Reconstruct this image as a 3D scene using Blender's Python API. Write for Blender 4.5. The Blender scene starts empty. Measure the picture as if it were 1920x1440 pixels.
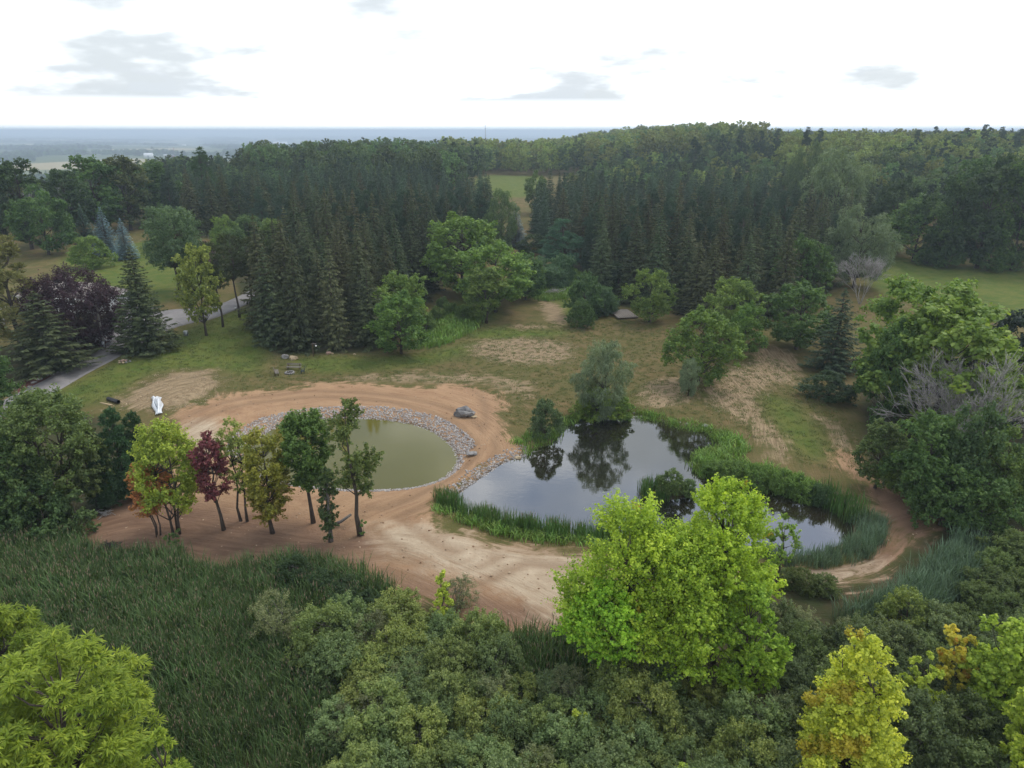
import bpy, math, random
import numpy as np
from mathutils import Vector, Matrix

random.seed(7)
RNG = np.random.default_rng(11)
scene = bpy.context.scene
C = scene.collection
R_ = math.radians

# ------------------------------------------------------------------ camera
CAM_H = 35.0
PITCH = R_(19.6)
FPX = 1331.0                      # focal length for a 1920 px wide frame
cam_data = bpy.data.cameras.new('camera')
cam_data.sensor_width = 36.0
cam_data.lens = 36.0 * FPX / 1920.0
cam_data.clip_start = 0.5
cam_data.clip_end = 120000.0
cam = bpy.data.objects.new('camera', cam_data)
C.objects.link(cam)
cam.location = (0, 0, CAM_H)
cam.rotation_euler = (math.pi / 2 - PITCH, 0, 0)
scene.camera = cam

# ------------------------------------------------------------------ sky, sun, exposure
SUN_EL, SUN_AZ = R_(58), R_(48)   # azimuth clockwise from +Y
world = bpy.data.worlds.new('World')
scene.world = world
world.use_nodes = True
wt = world.node_tree
wt.nodes.clear()
def wn(t, **kw):
    n = wt.nodes.new(t)
    for k, v in kw.items():
        setattr(n, k, v)
    return n
w_out = wn('ShaderNodeOutputWorld')
w_bg = wn('ShaderNodeBackground'); w_bg.inputs['Strength'].default_value = 0.15
w_cl = wn('ShaderNodeBackground'); w_cl.inputs["Strength"].default_value = 1.0
w_mix = wn('ShaderNodeMixShader')
sky = wn('ShaderNodeTexSky', sky_type='NISHITA', sun_disc=False)
sky.sun_elevation = SUN_EL; sky.sun_rotation = SUN_AZ
sky.air_density = 1.2; sky.dust_density = 2.0; sky.altitude = 200
tc = wn('ShaderNodeTexCoord')
sep = wn('ShaderNodeSeparateXYZ')
def wmath(op, a, b=None):
    n = wn('ShaderNodeMath', operation=op)
    for i, v in enumerate((a, b)):
        if v is None: continue
        if isinstance(v, (int, float)): n.inputs[i].default_value = v
        else: wt.links.new(v, n.inputs[i])
    return n.outputs[0]
wt.links.new(tc.outputs['Generated'], sep.inputs[0])
zz = wmath('ADD', wmath('MAXIMUM', sep.outputs[2], 0.0), 0.22)   # clouds on a flat layer
comb = wn('ShaderNodeCombineXYZ')
wt.links.new(wmath('DIVIDE', sep.outputs[0], zz), comb.inputs[0])
wt.links.new(wmath('DIVIDE', sep.outputs[1], zz), comb.inputs[1])
def wnoise(scale, detail, rough, off):
    mp = wn('ShaderNodeMapping'); mp.inputs['Location'].default_value = off
    wt.links.new(comb.outputs[0], mp.inputs[0])
    n = wn('ShaderNodeTexNoise'); n.inputs['Scale'].default_value = scale
    n.inputs['Detail'].default_value = detail; n.inputs['Roughness'].default_value = rough
    wt.links.new(mp.outputs[0], n.inputs['Vector'])
    return n.outputs[0]
def wramp(x, a, b, lo=0.0, hi=1.0):
    n = wn('ShaderNodeMapRange', interpolation_type='SMOOTHSTEP')
    wt.links.new(x, n.inputs[0])
    for i, v in enumerate((a, b, lo, hi)): n.inputs[1 + i].default_value = v
    return n.outputs[0]
CLOUD_OFF = (3.1, 0.4, 0.0)
cover = wramp(wnoise(1.05, 6.0, 0.55, CLOUD_OFF), 0.43, 0.58)
low = wramp(sep.outputs[2], 0.16, 0.30, 1.0, 0.0)                # towards the horizon the layers close up
cover2 = wmath('MAXIMUM', cover, wmath('MULTIPLY', low, 0.93))
shade = wramp(wnoise(1.25, 5.0, 0.55, (4.2, 0.3, 0.0)), 0.44, 0.63, 1.0, 0.46)
shade = wmath('MAXIMUM', shade, wramp(sep.outputs[2], 0.02, 0.06, 1.0, 0.0))   # thin cloud whitens out low down
crgb = wn('ShaderNodeMix', data_type='RGBA')
crgb.inputs[6].default_value = (0.72, 0.84, 0.93, 1)
crgb.inputs[7].default_value = (1.0, 1.0, 1.0, 1)
wt.links.new(shade, crgb.inputs[0])
wt.links.new(crgb.outputs[2], w_cl.inputs['Color'])
wt.links.new(wmath('MULTIPLY', shade, 1.85), w_cl.inputs['Strength'])
wt.links.new(sky.outputs[0], w_bg.inputs['Color'])
wt.links.new(cover2, w_mix.inputs[0])
wt.links.new(w_bg.outputs[0], w_mix.inputs[1])
wt.links.new(w_cl.outputs[0], w_mix.inputs[2])
wt.links.new(w_mix.outputs[0], w_out.inputs['Surface'])

sun_d = bpy.data.lights.new('sun', 'SUN')
sun_d.energy = 1.5
sun_d.angle = R_(24)
sun_d.color = (1.0, 0.95, 0.88)
sun = bpy.data.objects.new('sun', sun_d)
C.objects.link(sun)
sdir = Vector((math.sin(SUN_AZ) * math.cos(SUN_EL), math.cos(SUN_AZ) * math.cos(SUN_EL), math.sin(SUN_EL)))
sun.rotation_euler = sdir.to_track_quat('Z', 'Y').to_euler()

vs = scene.view_settings
vs.view_transform = 'Standard'
vs.look = 'None'
vs.exposure = 0.14
vs.gamma = 1.0
vs.use_curve_mapping = False
cy = scene.cycles
cy.max_bounces = 8; cy.diffuse_bounces = 4; cy.glossy_bounces = 2
cy.transmission_bounces = 3; cy.volume_bounces = 0; cy.transparent_max_bounces = 4
cy.use_denoising = True
cy.caustics_reflective = False; cy.caustics_refractive = False
cy.sample_clamp_indirect = 4.0

# ------------------------------------------------------------------ survey maths: terrain, ground points
def sm(a, b, x):
    t = np.clip((np.asarray(x, float) - a) / (b - a), 0, 1)
    return t * t * (3 - 2 * t)
def ray(px, py):
    a = (px - 960.0) / FPX; b = (720.0 - py) / FPX
    cp, sp = math.cos(PITCH), math.sin(PITCH)
    return np.array([a, cp + b * sp, -sp + b * cp])
def on_plane(px, py, z):
    d = ray(px, py); k = (z - CAM_H) / d[2]
    return np.array([d[0] * k, d[1] * k, z])
def h_base(x, y):
    x = np.asarray(x, float); y = np.asarray(y, float)
    z = 2.2 * sm(-22, -70, x) * sm(62, 110, y)
    z = z + 2.0 * sm(104, 150, y) * sm(10, -40, x)
    z = z + 1.2 * sm(95, 150, y) * sm(0, 60, x)
    z = z + 9.0 * sm(135, 400, y)
    z = z + 12.0 * sm(190, 480, y) * sm(20, 170, x)
    z = z + 0.10 * np.sin(x * 0.21 + 1.3) * np.cos(y * 0.17) + 0.05 * np.sin(x * 0.63 + y * 0.41)
    ye = 350 + 1.8 * np.clip(x + 150, 0, 1500)
    w = sm(ye, ye + 480, y)
    w = np.maximum(w, sm(-150, -420, x) * sm(150, 420, y))
    hills = 9 * np.sin(x * 0.0011 + 0.6) * np.cos(y * 0.0009) + 6 * np.sin(x * 0.0023 + y * 0.0017)
    z = z * (1 - w) + (-60 + hills) * w
    return z
WATER = -0.75
def smooth_closed(pts, n=6):
    P = np.asarray(pts, float); out = []
    m = len(P)
    for i in range(m):
        p0, p1, p2, p3 = P[(i - 1) % m], P[i], P[(i + 1) % m], P[(i + 2) % m]
        for t in np.arange(n) / n:
            out.append(0.5 * ((2 * p1) + (-p0 + p2) * t + (2 * p0 - 5 * p1 + 4 * p2 - p3) * t * t + (-p0 + 3 * p1 - 3 * p2 + p3) * t ** 3))
    return np.array(out)
def smooth_open(pts, n=8):
    P = np.asarray(pts, float)
    P = np.vstack([2 * P[0] - P[1], P, 2 * P[-1] - P[-2]]); out = []
    for i in range(1, len(P) - 2):
        p0, p1, p2, p3 = P[i - 1], P[i], P[i + 1], P[i + 2]
        for t in np.arange(n) / n:
            out.append(0.5 * ((2 * p1) + (-p0 + p2) * t + (2 * p0 - 5 * p1 + 4 * p2 - p3) * t * t + (-p0 + 3 * p1 - 3 * p2 + p3) * t ** 3))
    out.append(P[-2])
    return np.array(out)
def sdf(poly, x, y):
    """signed distance to a closed polygon, negative inside"""
    x = np.asarray(x, float); y = np.asarray(y, float)
    if x.size < 400:
        P = np.asarray(poly)[:, :2]; Q = np.roll(P, -1, 0); E = Q - P
        px = x.ravel()[:, None]; py = y.ravel()[:, None]
        t = np.clip(((px - P[:, 0]) * E[:, 0] + (py - P[:, 1]) * E[:, 1]) / ((E ** 2).sum(1) + 1e-12), 0, 1)
        d = np.sqrt(((px - P[:, 0] - t * E[:, 0]) ** 2 + (py - P[:, 1] - t * E[:, 1]) ** 2).min(1))
        c = ((P[:, 1] > py) != (Q[:, 1] > py)) & (px < E[:, 0] * (py - P[:, 1]) / (E[:, 1] + 1e-12) + P[:, 0])
        ins = c.sum(1) % 2 == 1
        return np.where(ins, -d, d).reshape(x.shape)
    d2 = np.full(x.shape, 1e18); inside = np.zeros(x.shape, bool)
    m = len(poly)
    for i in range(m):
        ax, ay = poly[i][:2]; bx, by = poly[(i + 1) % m][:2]
        ex, ey = bx - ax, by - ay
        l2 = ex * ex + ey * ey + 1e-12
        t = np.clip(((x - ax) * ex + (y - ay) * ey) / l2, 0, 1)
        d2 = np.minimum(d2, (x - ax - t * ex) ** 2 + (y - ay - t * ey) ** 2)
        c = ((ay > y) != (by > y)) & (x < (bx - ax) * (y - ay) / (by - ay + 1e-12) + ax)
        inside ^= c
    d = np.sqrt(d2)
    return np.where(inside, -d, d)

POND1 = smooth_closed([on_plane(u, v, WATER)[:2] for u, v in
    [(715, 787), (760, 793), (800, 804), (828, 820), (848, 838), (858, 856), (857, 870), (845, 886), (820, 902), (780, 914), (720, 919),
     (640, 918), (560, 910), (505, 897), (478, 878), (468, 855), (476, 830), (505, 808), (550, 793), (610, 786), (665, 784)]], 5)
POND2 = smooth_closed([on_plane(u, v, WATER)[:2] for u, v in
    [(838, 945), (870, 918), (905, 893), (940, 870), (982, 853), (1005, 842), (1032, 832), (1042, 812), (1058, 795), (1085, 786), (1130, 782),
     (1180, 778), (1215, 783), (1255, 793), (1300, 803), (1335, 812), (1350, 826), (1338, 842), (1315, 853), (1303, 866), (1306, 882), (1335, 894),
     (1375, 902), (1425, 912), (1480, 927), (1535, 941), (1575, 960), (1596, 982), (1598, 1003), (1570, 1024), (1520, 1040), (1470, 1044),
     (1420, 1036), (1350, 1018), (1270, 1012), (1190, 1012), (1110, 1012), (1030, 1003), (960, 990), (890, 972)]], 5)
ISLAND = smooth_closed([on_plane(u, v, WATER)[:2] for u, v in
    [(1196, 926), (1215, 917), (1245, 912), (1280, 914), (1296, 923), (1288, 932), (1255, 938), (1220, 936)]], 4)
def h_ground(x, y):
    x = np.asarray(x, float); y = np.asarray(y, float)
    shp = x.shape
    x = x.ravel(); y = y.ravel()
    z = h_base(x, y)
    near = (x > -60) & (x < 75) & (y > 40) & (y < 115)
    if near.any():
        xs, ys = x[near], y[near]; zn = z[near]
        for poly, slope in ((POND1, 0.34), (POND2, 0.42)):
            d = sdf(poly, xs, ys)
            bank = np.where(d > 0, WATER + slope * d, WATER - np.minimum(1.6, -0.4 * d))
            k = np.clip(d, 0, 6) / 6.0
            zn = np.minimum(zn, bank * (1 - k) + np.maximum(zn, bank) * k)
        d = sdf(ISLAND, xs, ys)
        zn = np.where(d < 2, np.maximum(zn, WATER + np.clip(-d, -2, 1) * 0.4), zn)
        z = z.copy(); z[near] = zn
    return z.reshape(shp)
_T = 25.0 * 1.012 ** np.arange(660)
def G(px, py):
    """ground point seen in the survey photograph"""
    d = ray(px, py)
    hit = np.nonzero(CAM_H + d[2] * _T < h_base(d[0] * _T, d[1] * _T))[0]
    if not len(hit): raise ValueError((px, py))
    lo, hi = _T[max(hit[0] - 2, 0)], _T[min(hit[0] + 8, len(_T) - 1)]
    for _ in range(3):
        t = np.linspace(lo, hi, 40)
        k = np.nonzero(CAM_H + d[2] * t < h_ground(d[0] * t, d[1] * t))[0]
        i = k[0] if len(k) else 39
        lo, hi = t[max(i - 1, 0)], t[i]
    x, y = d[0] * hi, d[1] * hi
    return np.array([x, y, float(h_ground(x, y))])
def PIX(x, y, z):
    cp, sp = math.cos(PITCH), math.sin(PITCH)
    dz = np.asarray(z) - CAM_H
    f = y * cp - dz * sp; u = y * sp + dz * cp
    return 960 + FPX * x / f, 720 - FPX * u / f
def height_for(p, top_py):
    """height of an upright thing at ground point p whose top shows at row top_py"""
    cp, sp = math.cos(PITCH), math.sin(PITCH)
    b = (720.0 - top_py) / FPX
    # (y*sp + dz*cp) = b (y*cp - dz*sp)
    dz = p[1] * (b * cp - sp) / (cp + b * sp)
    return CAM_H + dz - p[2]
def width_for(p, wpx):
    return wpx / FPX * (p[1] * math.cos(PITCH) + (CAM_H - p[2]) * math.sin(PITCH))

# ------------------------------------------------------------------ mesh helpers
class Geo:
    def __init__(s):
        s.v = []; s.f = []; s.m = []; s.var = []; s.aut = []; s.n = 0
    def quads(s, verts, quads, mat=0, var=None, aut=None):
        verts = np.asarray(verts, float).reshape(-1, 3); quads = np.asarray(quads, np.int64).reshape(-1, 4)
        s.v.append(verts); s.f.append(quads + s.n); s.n += len(verts)
        k = len(quads)
        s.m.append(np.full(k, mat, np.int32))
        s.var.append(np.full(k, 0.5) if var is None else np.broadcast_to(var, k).astype(float))
        s.aut.append(np.zeros(k) if aut is None else np.broadcast_to(aut, k).astype(float))
        return s
    def tube(s, pts, rad, sides=5, mat=0):
        pts = np.asarray(pts, float); rad = np.broadcast_to(rad, len(pts)); k = len(pts)
        tan = np.gradient(pts, axis=0); tan /= np.linalg.norm(tan, axis=1)[:, None] + 1e-9
        ref = np.array([0.31, 0.95, 0.05]) if abs(tan[0][2]) > 0.5 else np.array([0, 0, 1.0])
        a = np.cross(tan, ref); a /= np.linalg.norm(a, axis=1)[:, None] + 1e-9
        b = np.cross(tan, a)
        th = np.arange(sides) * 2 * math.pi / sides
        ring = pts[:, None, :] + rad[:, None, None] * (np.cos(th)[None, :, None] * a[:, None, :] + np.sin(th)[None, :, None] * b[:, None, :])
        q = []
        for i in range(k - 1):
            for j in range(sides):
                j2 = (j + 1) % sides
                q.append((i * sides + j, i * sides + j2, (i + 1) * sides + j2, (i + 1) * sides + j))
        if sides == 4:
            q.append((3, 2, 1, 0)); o = (k - 1) * sides; q.append((o, o + 1, o + 2, o + 3))
        elif sides == 6:
            for o, fl in ((0, 1), ((k - 1) * sides, 0)):
                for c in ((0, 1, 2, 3), (0, 3, 4, 5)):
                    q.append(tuple(o + i for i in (c[::-1] if fl else c)))
        elif sides == 8:
            for o, fl in ((0, 1), ((k - 1) * sides, 0)):
                for c in ((0, 1, 2, 3), (0, 3, 4, 7), (4, 5, 6, 7)):
                    q.append(tuple(o + i for i in (c[::-1] if fl else c)))
        return s.quads(ring.reshape(-1, 3), q, mat)
    def box(s, c, size, rz=0.0, mat=0, tilt=None):
        hx, hy, hz = np.asarray(size) / 2.0
        v = np.array([(x, y, z) for z in (-hz, hz) for x, y in ((-hx, -hy), (hx, -hy), (hx, hy), (-hx, hy))])
        if tilt is not None:
            v = np.array([Matrix.Rotation(tilt[0], 3, tilt[1]) @ Vector(p) for p in v])
        cr, sr = math.cos(rz), math.sin(rz)
        v = np.column_stack([v[:, 0] * cr - v[:, 1] * sr, v[:, 0] * sr + v[:, 1] * cr, v[:, 2]]) + np.asarray(c)
        return s.quads(v, [(0, 3, 2, 1), (4, 5, 6, 7), (0, 1, 5, 4), (1, 2, 6, 5), (2, 3, 7, 6), (3, 0, 4, 7)], mat)
    def cards(s, c, axis, nrm, L, W, var, aut=None, mat=0, fold=0.12):
        axis = axis / (np.linalg.norm(axis, axis=1)[:, None] + 1e-9)
        side = np.cross(nrm, axis); side /= np.linalg.norm(side, axis=1)[:, None] + 1e-9
        n2 = np.cross(axis, side)
        L = np.broadcast_to(L, len(c))[:, None]; W = np.broadcast_to(W, len(c))[:, None]
        a = c - axis * L * 0.5; b = c + side * W * 0.5 + n2 * W * fold - axis * L * 0.05
        t = c + axis * L * 0.5; e = c - side * W * 0.5 + n2 * W * fold - axis * L * 0.05
        v = np.stack([a, b, t, e], 1).reshape(-1, 3)
        return s.quads(v, np.arange(len(c) * 4).reshape(-1, 4), mat, var, aut)
    def mesh(s, name, mats, smooth=False):
        v = np.vstack(s.v); f = np.vstack(s.f).astype(np.int32)
        me = bpy.data.meshes.new(name)
        me.vertices.add(len(v)); me.vertices.foreach_set('co', v.astype(np.float32).ravel())
        me.loops.add(f.size); me.loops.foreach_set('vertex_index', f.ravel())
        me.polygons.add(len(f))
        me.polygons.foreach_set('loop_start', np.arange(len(f), dtype=np.int32) * 4)
        me.polygons.foreach_set('material_index', np.concatenate(s.m))
        if smooth: me.polygons.foreach_set('use_smooth', np.ones(len(f), bool))
        for nm, arr in (('var', s.var), ('aut', s.aut)):
            at = me.attributes.new(nm, 'FLOAT', 'FACE'); at.data.foreach_set('value', np.concatenate(arr).astype(np.float32))
        for m in mats: me.materials.append(m)
        me.update(calc_edges=True)
        return me
def link(name, data, parent=None, loc=(0, 0, 0), rz=0.0, scale=(1, 1, 1), color=None):
    o = bpy.data.objects.new(name, data); C.objects.link(o)
    o.location = [float(q) for q in loc]; o.rotation_euler = (0, 0, float(rz)); o.scale = [float(q) for q in scale]
    if parent is not None: o.parent = parent
    if color is not None: o.color = tuple(color) + (1.0,)
    return o
def tag(o, label=None, cat=None, group=None, kind=None):
    if label: o['label'] = label
    if cat: o['category'] = cat
    if group: o['group'] = group
    if kind: o['kind'] = kind
    return o
def thing(name, loc, label, cat, group=None, rz=0.0, scale=(1, 1, 1)):
    return tag(link(name, None, None, loc, rz, scale), label, cat, group)

# ------------------------------------------------------------------ materials
def new_mat(name):
    m = bpy.data.materials.new(name); m.use_nodes = True
    t = m.node_tree; t.nodes.clear()
    return m, t
def nd(t, typ, **kw):
    n = t.nodes.new(typ)
    for k, v in kw.items(): setattr(n, k, v)
    return n
def setin(t, n, i, v):
    if hasattr(v, 'is_linked') or hasattr(v, 'node'): t.links.new(v, n.inputs[i])
    else: n.inputs[i].default_value = v
def mth(t, op, a, b=None, c=None):
    n = nd(t, 'ShaderNodeMath', operation=op)
    for i, v in enumerate((a, b, c)):
        if v is not None: setin(t, n, i, v)
    return n.outputs[0]
def rng_(t, x, a, b, lo=0.0, hi=1.0, smooth=True):
    n = nd(t, 'ShaderNodeMapRange', interpolation_type='SMOOTHSTEP' if smooth else 'LINEAR')
    setin(t, n, 0, x)
    for i, v in enumerate((a, b, lo, hi)): n.inputs[1 + i].default_value = v
    return n.outputs[0]
def mixc(t, f, a, b, blend='MIX'):
    n = nd(t, 'ShaderNodeMix', data_type='RGBA', blend_type=blend)
    setin(t, n, 0, f)
    for i, v in ((6, a), (7, b)):
        if isinstance(v, tuple): n.inputs[i].default_value = v + (1.0,) if len(v) == 3 else v
        else: t.links.new(v, n.inputs[i])
    return n.outputs[2]
def noise(t, vec, scale, detail=4.0, rough=0.55, dist=0.0, out=0):
    n = nd(t, 'ShaderNodeTexNoise')
    if vec is not None: t.links.new(vec, n.inputs['Vector'])
    n.inputs['Scale'].default_value = scale; n.inputs['Detail'].default_value = detail
    n.inputs['Roughness'].default_value = rough; n.inputs['Distortion'].default_value = dist
    return n.outputs[out]
def objpos(t):
    return nd(t, 'ShaderNodeTexCoord').outputs['Object']
def geopos(t):
    return nd(t, 'ShaderNodeNewGeometry').outputs['Position']
def attr(t, name, out='Fac'):
    return nd(t, 'ShaderNodeAttribute', attribute_name=name).outputs[out]
def mapping(t, vec, scale=(1, 1, 1), rot=(0, 0, 0), loc=(0, 0, 0)):
    n = nd(t, 'ShaderNodeMapping'); t.links.new(vec, n.inputs[0])
    n.inputs['Location'].default_value = loc; n.inputs['Rotation'].default_value = rot; n.inputs['Scale'].default_value = scale
    return n.outputs[0]
def finish(m, t, color, rough=0.8, bump=None, bump_d=0.02, spec=0.3, metal=0.0, trans=0.0):
    p = nd(t, 'ShaderNodeBsdfPrincipled')
    setin(t, p, 'Base Color', color if not isinstance(color, tuple) else color + (1.0,))
    setin(t, p, 'Roughness', rough)
    p.inputs['Specular IOR Level'].default_value = spec; p.inputs['Metallic'].default_value = metal
    if bump is not None:
        b = nd(t, 'ShaderNodeBump'); b.inputs['Strength'].default_value = 1.0; b.inputs['Distance'].default_value = bump_d
        t.links.new(bump, b.inputs['Height']); t.links.new(b.outputs[0], p.inputs['Normal'])
    o = nd(t, 'ShaderNodeOutputMaterial')
    if trans > 0:
        tr = nd(t, 'ShaderNodeBsdfTranslucent')
        g = nd(t, 'ShaderNodeMix', data_type='RGBA', blend_type='MULTIPLY'); g.inputs[0].default_value = 1.0
        if isinstance(color, tuple): g.inputs[6].default_value = color + (1,)
        else: t.links.new(color, g.inputs[6])
        g.inputs[7].default_value = (1.25, 1.25, 0.6, 1)
        t.links.new(g.outputs[2], tr.inputs['Color'])
        mx = nd(t, 'ShaderNodeMixShader'); mx.inputs[0].default_value = trans
        t.links.new(p.outputs[0], mx.inputs[1]); t.links.new(tr.outputs[0], mx.inputs[2])
        t.links.new(mx.outputs[0], o.inputs['Surface'])
    else:
        t.links.new(p.outputs[0], o.inputs['Surface'])
    return m
def leaf_mat(name, base=None, autumn=(0.42, 0.20, 0.02), spread=0.5, trans=0.38, jitter=0.35, spec=0.25, gain=1.68):
    """foliage: colour from the object's own colour (or a fixed one), varied leaf by leaf and tree by tree"""
    m, t = new_mat(name)
    oi = nd(t, 'ShaderNodeObjectInfo')
    var = attr(t, 'var'); aut = attr(t, 'aut')
    col = oi.outputs['Color'] if base is None else None
    if col is None:
        rgb = nd(t, 'ShaderNodeRGB'); rgb.outputs[0].default_value = base + (1,); col = rgb.outputs[0]
    hs = nd(t, 'ShaderNodeHueSaturation')
    t.links.new(col, hs.inputs['Color'])
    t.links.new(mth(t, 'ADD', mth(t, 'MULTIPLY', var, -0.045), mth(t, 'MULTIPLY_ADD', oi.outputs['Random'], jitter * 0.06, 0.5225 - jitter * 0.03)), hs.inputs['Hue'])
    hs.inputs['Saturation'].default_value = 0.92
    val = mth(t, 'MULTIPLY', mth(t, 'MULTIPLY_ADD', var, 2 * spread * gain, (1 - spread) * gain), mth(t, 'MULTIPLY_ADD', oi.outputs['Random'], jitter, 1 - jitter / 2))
    t.links.new(val, hs.inputs['Value'])
    c = mixc(t, aut, hs.outputs[0], autumn)
    return finish(m, t, c, 0.55, spec=spec, trans=trans)
def plain(name, col, rough=0.8, vary=0.25, scale=3.0, bump=0.0, spec=0.3, metal=0.0, col2=None):
    m, t = new_mat(name)
    p = objpos(t)
    n = noise(t, p, scale, 6.0, 0.6)
    c2 = col2 if col2 else tuple(q * (1 - vary) for q in col)
    c = mixc(t, rng_(t, n, 0.35, 0.68), col, c2)
    return finish(m, t, c, rough, n if bump else None, bump, spec, metal)

M = {}
M['leaf'] = leaf_mat('leaf', jitter=0.14)
M['needle'] = leaf_mat('needle', trans=0.12, spread=0.45, spec=0.04, gain=2.1)
M['leaf_red'] = leaf_mat('leaf_red', jitter=0.1, autumn=(0.20, 0.035, 0.03))
for k, c in dict(bark=(0.085, 0.068, 0.055), bark_grey=(0.16, 0.145, 0.13), dead_wood=(0.36, 0.34, 0.325)).items():
    m, t = new_mat(k)
    p = mapping(t, objpos(t), (6, 6, 1.2))
    n = noise(t, p, 2.0, 6, 0.65)
    M[k] = finish(m, t, mixc(t, rng_(t, n, 0.3, 0.7), tuple(q * 0.55 for q in c), tuple(q * 1.25 for q in c)), 0.9, n, 0.03)
M['grey_wood'] = plain('grey_wood', (0.27, 0.24, 0.21), 0.85, 0.4, 9.0, 0.01)
M['pale_wood'] = plain('pale_wood', (0.52, 0.40, 0.24), 0.8, 0.3, 9.0, 0.01)
M['brown_wood'] = plain('brown_wood', (0.13, 0.085, 0.055), 0.85, 0.4, 9.0, 0.01)
M['stone_grey'] = plain('stone_grey', (0.30, 0.285, 0.27), 0.9, 0.5, 2.5, 0.06)
M['stone_tan'] = plain('stone_tan', (0.46, 0.36, 0.23), 0.9, 0.35, 2.5, 0.06)
M['stone_dark'] = plain('stone_dark', (0.10, 0.095, 0.095), 0.9, 0.6, 1.6, 0.08, col2=(0.26, 0.25, 0.24))
M['stone_pink'] = plain('stone_pink', (0.40, 0.27, 0.21), 0.9, 0.35, 2.5, 0.06)
M['white_paint'] = plain('white_paint', (0.78, 0.78, 0.76), 0.5, 0.08, 2.0)
M['tarp'] = plain('tarp', (0.72, 0.75, 0.78), 0.35, 0.10, 2.0, spec=0.5)
M['black_plastic'] = plain('black_plastic', (0.018, 0.018, 0.02), 0.45, 0.3, 4.0, spec=0.5)
M['metal_grey'] = plain('metal_grey', (0.42, 0.44, 0.46), 0.45, 0.15, 5.0, metal=0.6)
M['glass_dark'] = plain('glass_dark', (0.03, 0.035, 0.04), 0.08, 0.2, 1.0, spec=0.6)
M['globe'] = plain('globe', (0.8, 0.8, 0.78), 0.25, 0.05, 2.0, spec=0.5)
M['chair_blue'] = plain('chair_blue', (0.06, 0.085, 0.10), 0.7, 0.3, 5.0)
M['ash'] = plain('ash', (0.06, 0.05, 0.045), 0.95, 0.5, 6.0)
M['red_paint'] = plain('red_paint', (0.35, 0.06, 0.05), 0.6, 0.2, 3.0)
M['wire'] = plain('wire', (0.22, 0.22, 0.23), 0.5, 0.1, 3.0)
m, t = new_mat('shingle_roof')
p = mapping(t, objpos(t), (1, 1, 5))
n = noise(t, p, 2.2, 5, 0.7)
M['roof'] = finish(m, t, mixc(t, rng_(t, n, 0.3, 0.7), (0.19, 0.165, 0.15), (0.30, 0.265, 0.24)), 0.95, n, 0.02)
M['barn_roof'] = plain('barn_roof', (0.66, 0.67, 0.68), 0.5, 0.1, 0.3)

# ------------------------------------------------------------------ ground sheet
def axis_coords(lo, hi, step, lo_end, hi_end, grow=1.09):
    mid = list(np.arange(lo, hi + 1e-6, step)); a = [lo]; s = step
    while a[-1] > lo_end: s *= grow; a.append(a[-1] - s)
    b = [mid[-1]]; s = step
    while b[-1] < hi_end: s *= grow; b.append(b[-1] + s)
    return np.array(a[:0:-1] + mid + b[1:])
gx = axis_coords(-70, 76, 0.48, -60000, 60000)
gy = axis_coords(27, 140, 0.48, -400, 60000)
X, Y = np.meshgrid(gx, gy)
Z = h_ground(X, Y)
xs, ys = X.ravel(), Y.ravel()
nv = xs.size
near = (np.abs(xs) < 330) & (ys > 15) & (ys < 620)
nx_, ny_ = xs[near], ys[near]
def gpoly(pts, n=3):
    return smooth_closed([G(u, v)[:2] for u, v in pts], n)
def mask(polys, width):
    out = np.zeros(len(nx_))
    for p in polys:
        lo, hi = p.min(0) - width, p.max(0) + width
        k = (nx_ > lo[0]) & (nx_ < hi[0]) & (ny_ > lo[1]) & (ny_ < hi[1])
        if k.any():
            d = sdf(p, nx_[k], ny_[k]); out[k] = np.maximum(out[k], np.clip(0.5 - d / width, 0, 1))
    return out
DIRT = gpoly([(325, 782), (380, 752), (450, 737), (560, 726), (640, 716), (720, 724), (800, 726), (870, 722), (940, 742), (938, 790), (955, 822), (1000, 832),
    (985, 856), (910, 892), (860, 925), (818, 950), (822, 985), (900, 1008), (1000, 1024), (1100, 1036), (1300, 1052), (1450, 1074), (1540, 1064),
    (1625, 1042), (1664, 1000), (1655, 962), (1628, 932), (1600, 895), (1560, 850), (1600, 850), (1640, 900), (1690, 930), (1730, 962), (1762, 985), (1700, 1022), (1672, 1056),
    (1620, 1087), (1530, 1098), (1440, 1092), (1300, 1130), (1150, 1160), (1060, 1190), (900, 1170), (790, 1125), (720, 1112), (690, 1085),
    (600, 1052), (430, 1064), (350, 1064), (330, 1047), (180, 1038), (138, 1005), (240, 930), (330, 880)])
PALE = [gpoly(q) for q in (
    [(190, 757), (290, 700), (400, 688), (432, 712), (405, 748), (330, 772), (240, 778)],
    [(862, 655), (905, 634), (1010, 632), (1085, 650), (1062, 682), (950, 686)],
    [(935, 612), (985, 604), (1045, 612), (990, 622)],
    [(1300, 725), (1400, 682), (1480, 700), (1425, 760), (1340, 772)],
    [(1000, 565), (1060, 570), (1075, 612), (1020, 608)],
    [(1500, 772), (1590, 790), (1622, 880), (1565, 860), (1535, 810)],
    [(1385, 705), (1405, 645), (1505, 662), (1515, 725), (1440, 722)],
    [(1410, 840), (1470, 830), (1500, 862), (1440, 868)], [(1340, 760), (1420, 740), (1470, 800), (1500, 850), (1420, 850), (1380, 800)], [(1180, 720), (1280, 700), (1300, 760), (1200, 770)],
    [(430, 730), (560, 715), (700, 690), (870, 690), (1000, 700), (1040, 730), (960, 780), (900, 735), (700, 728)])]
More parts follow.
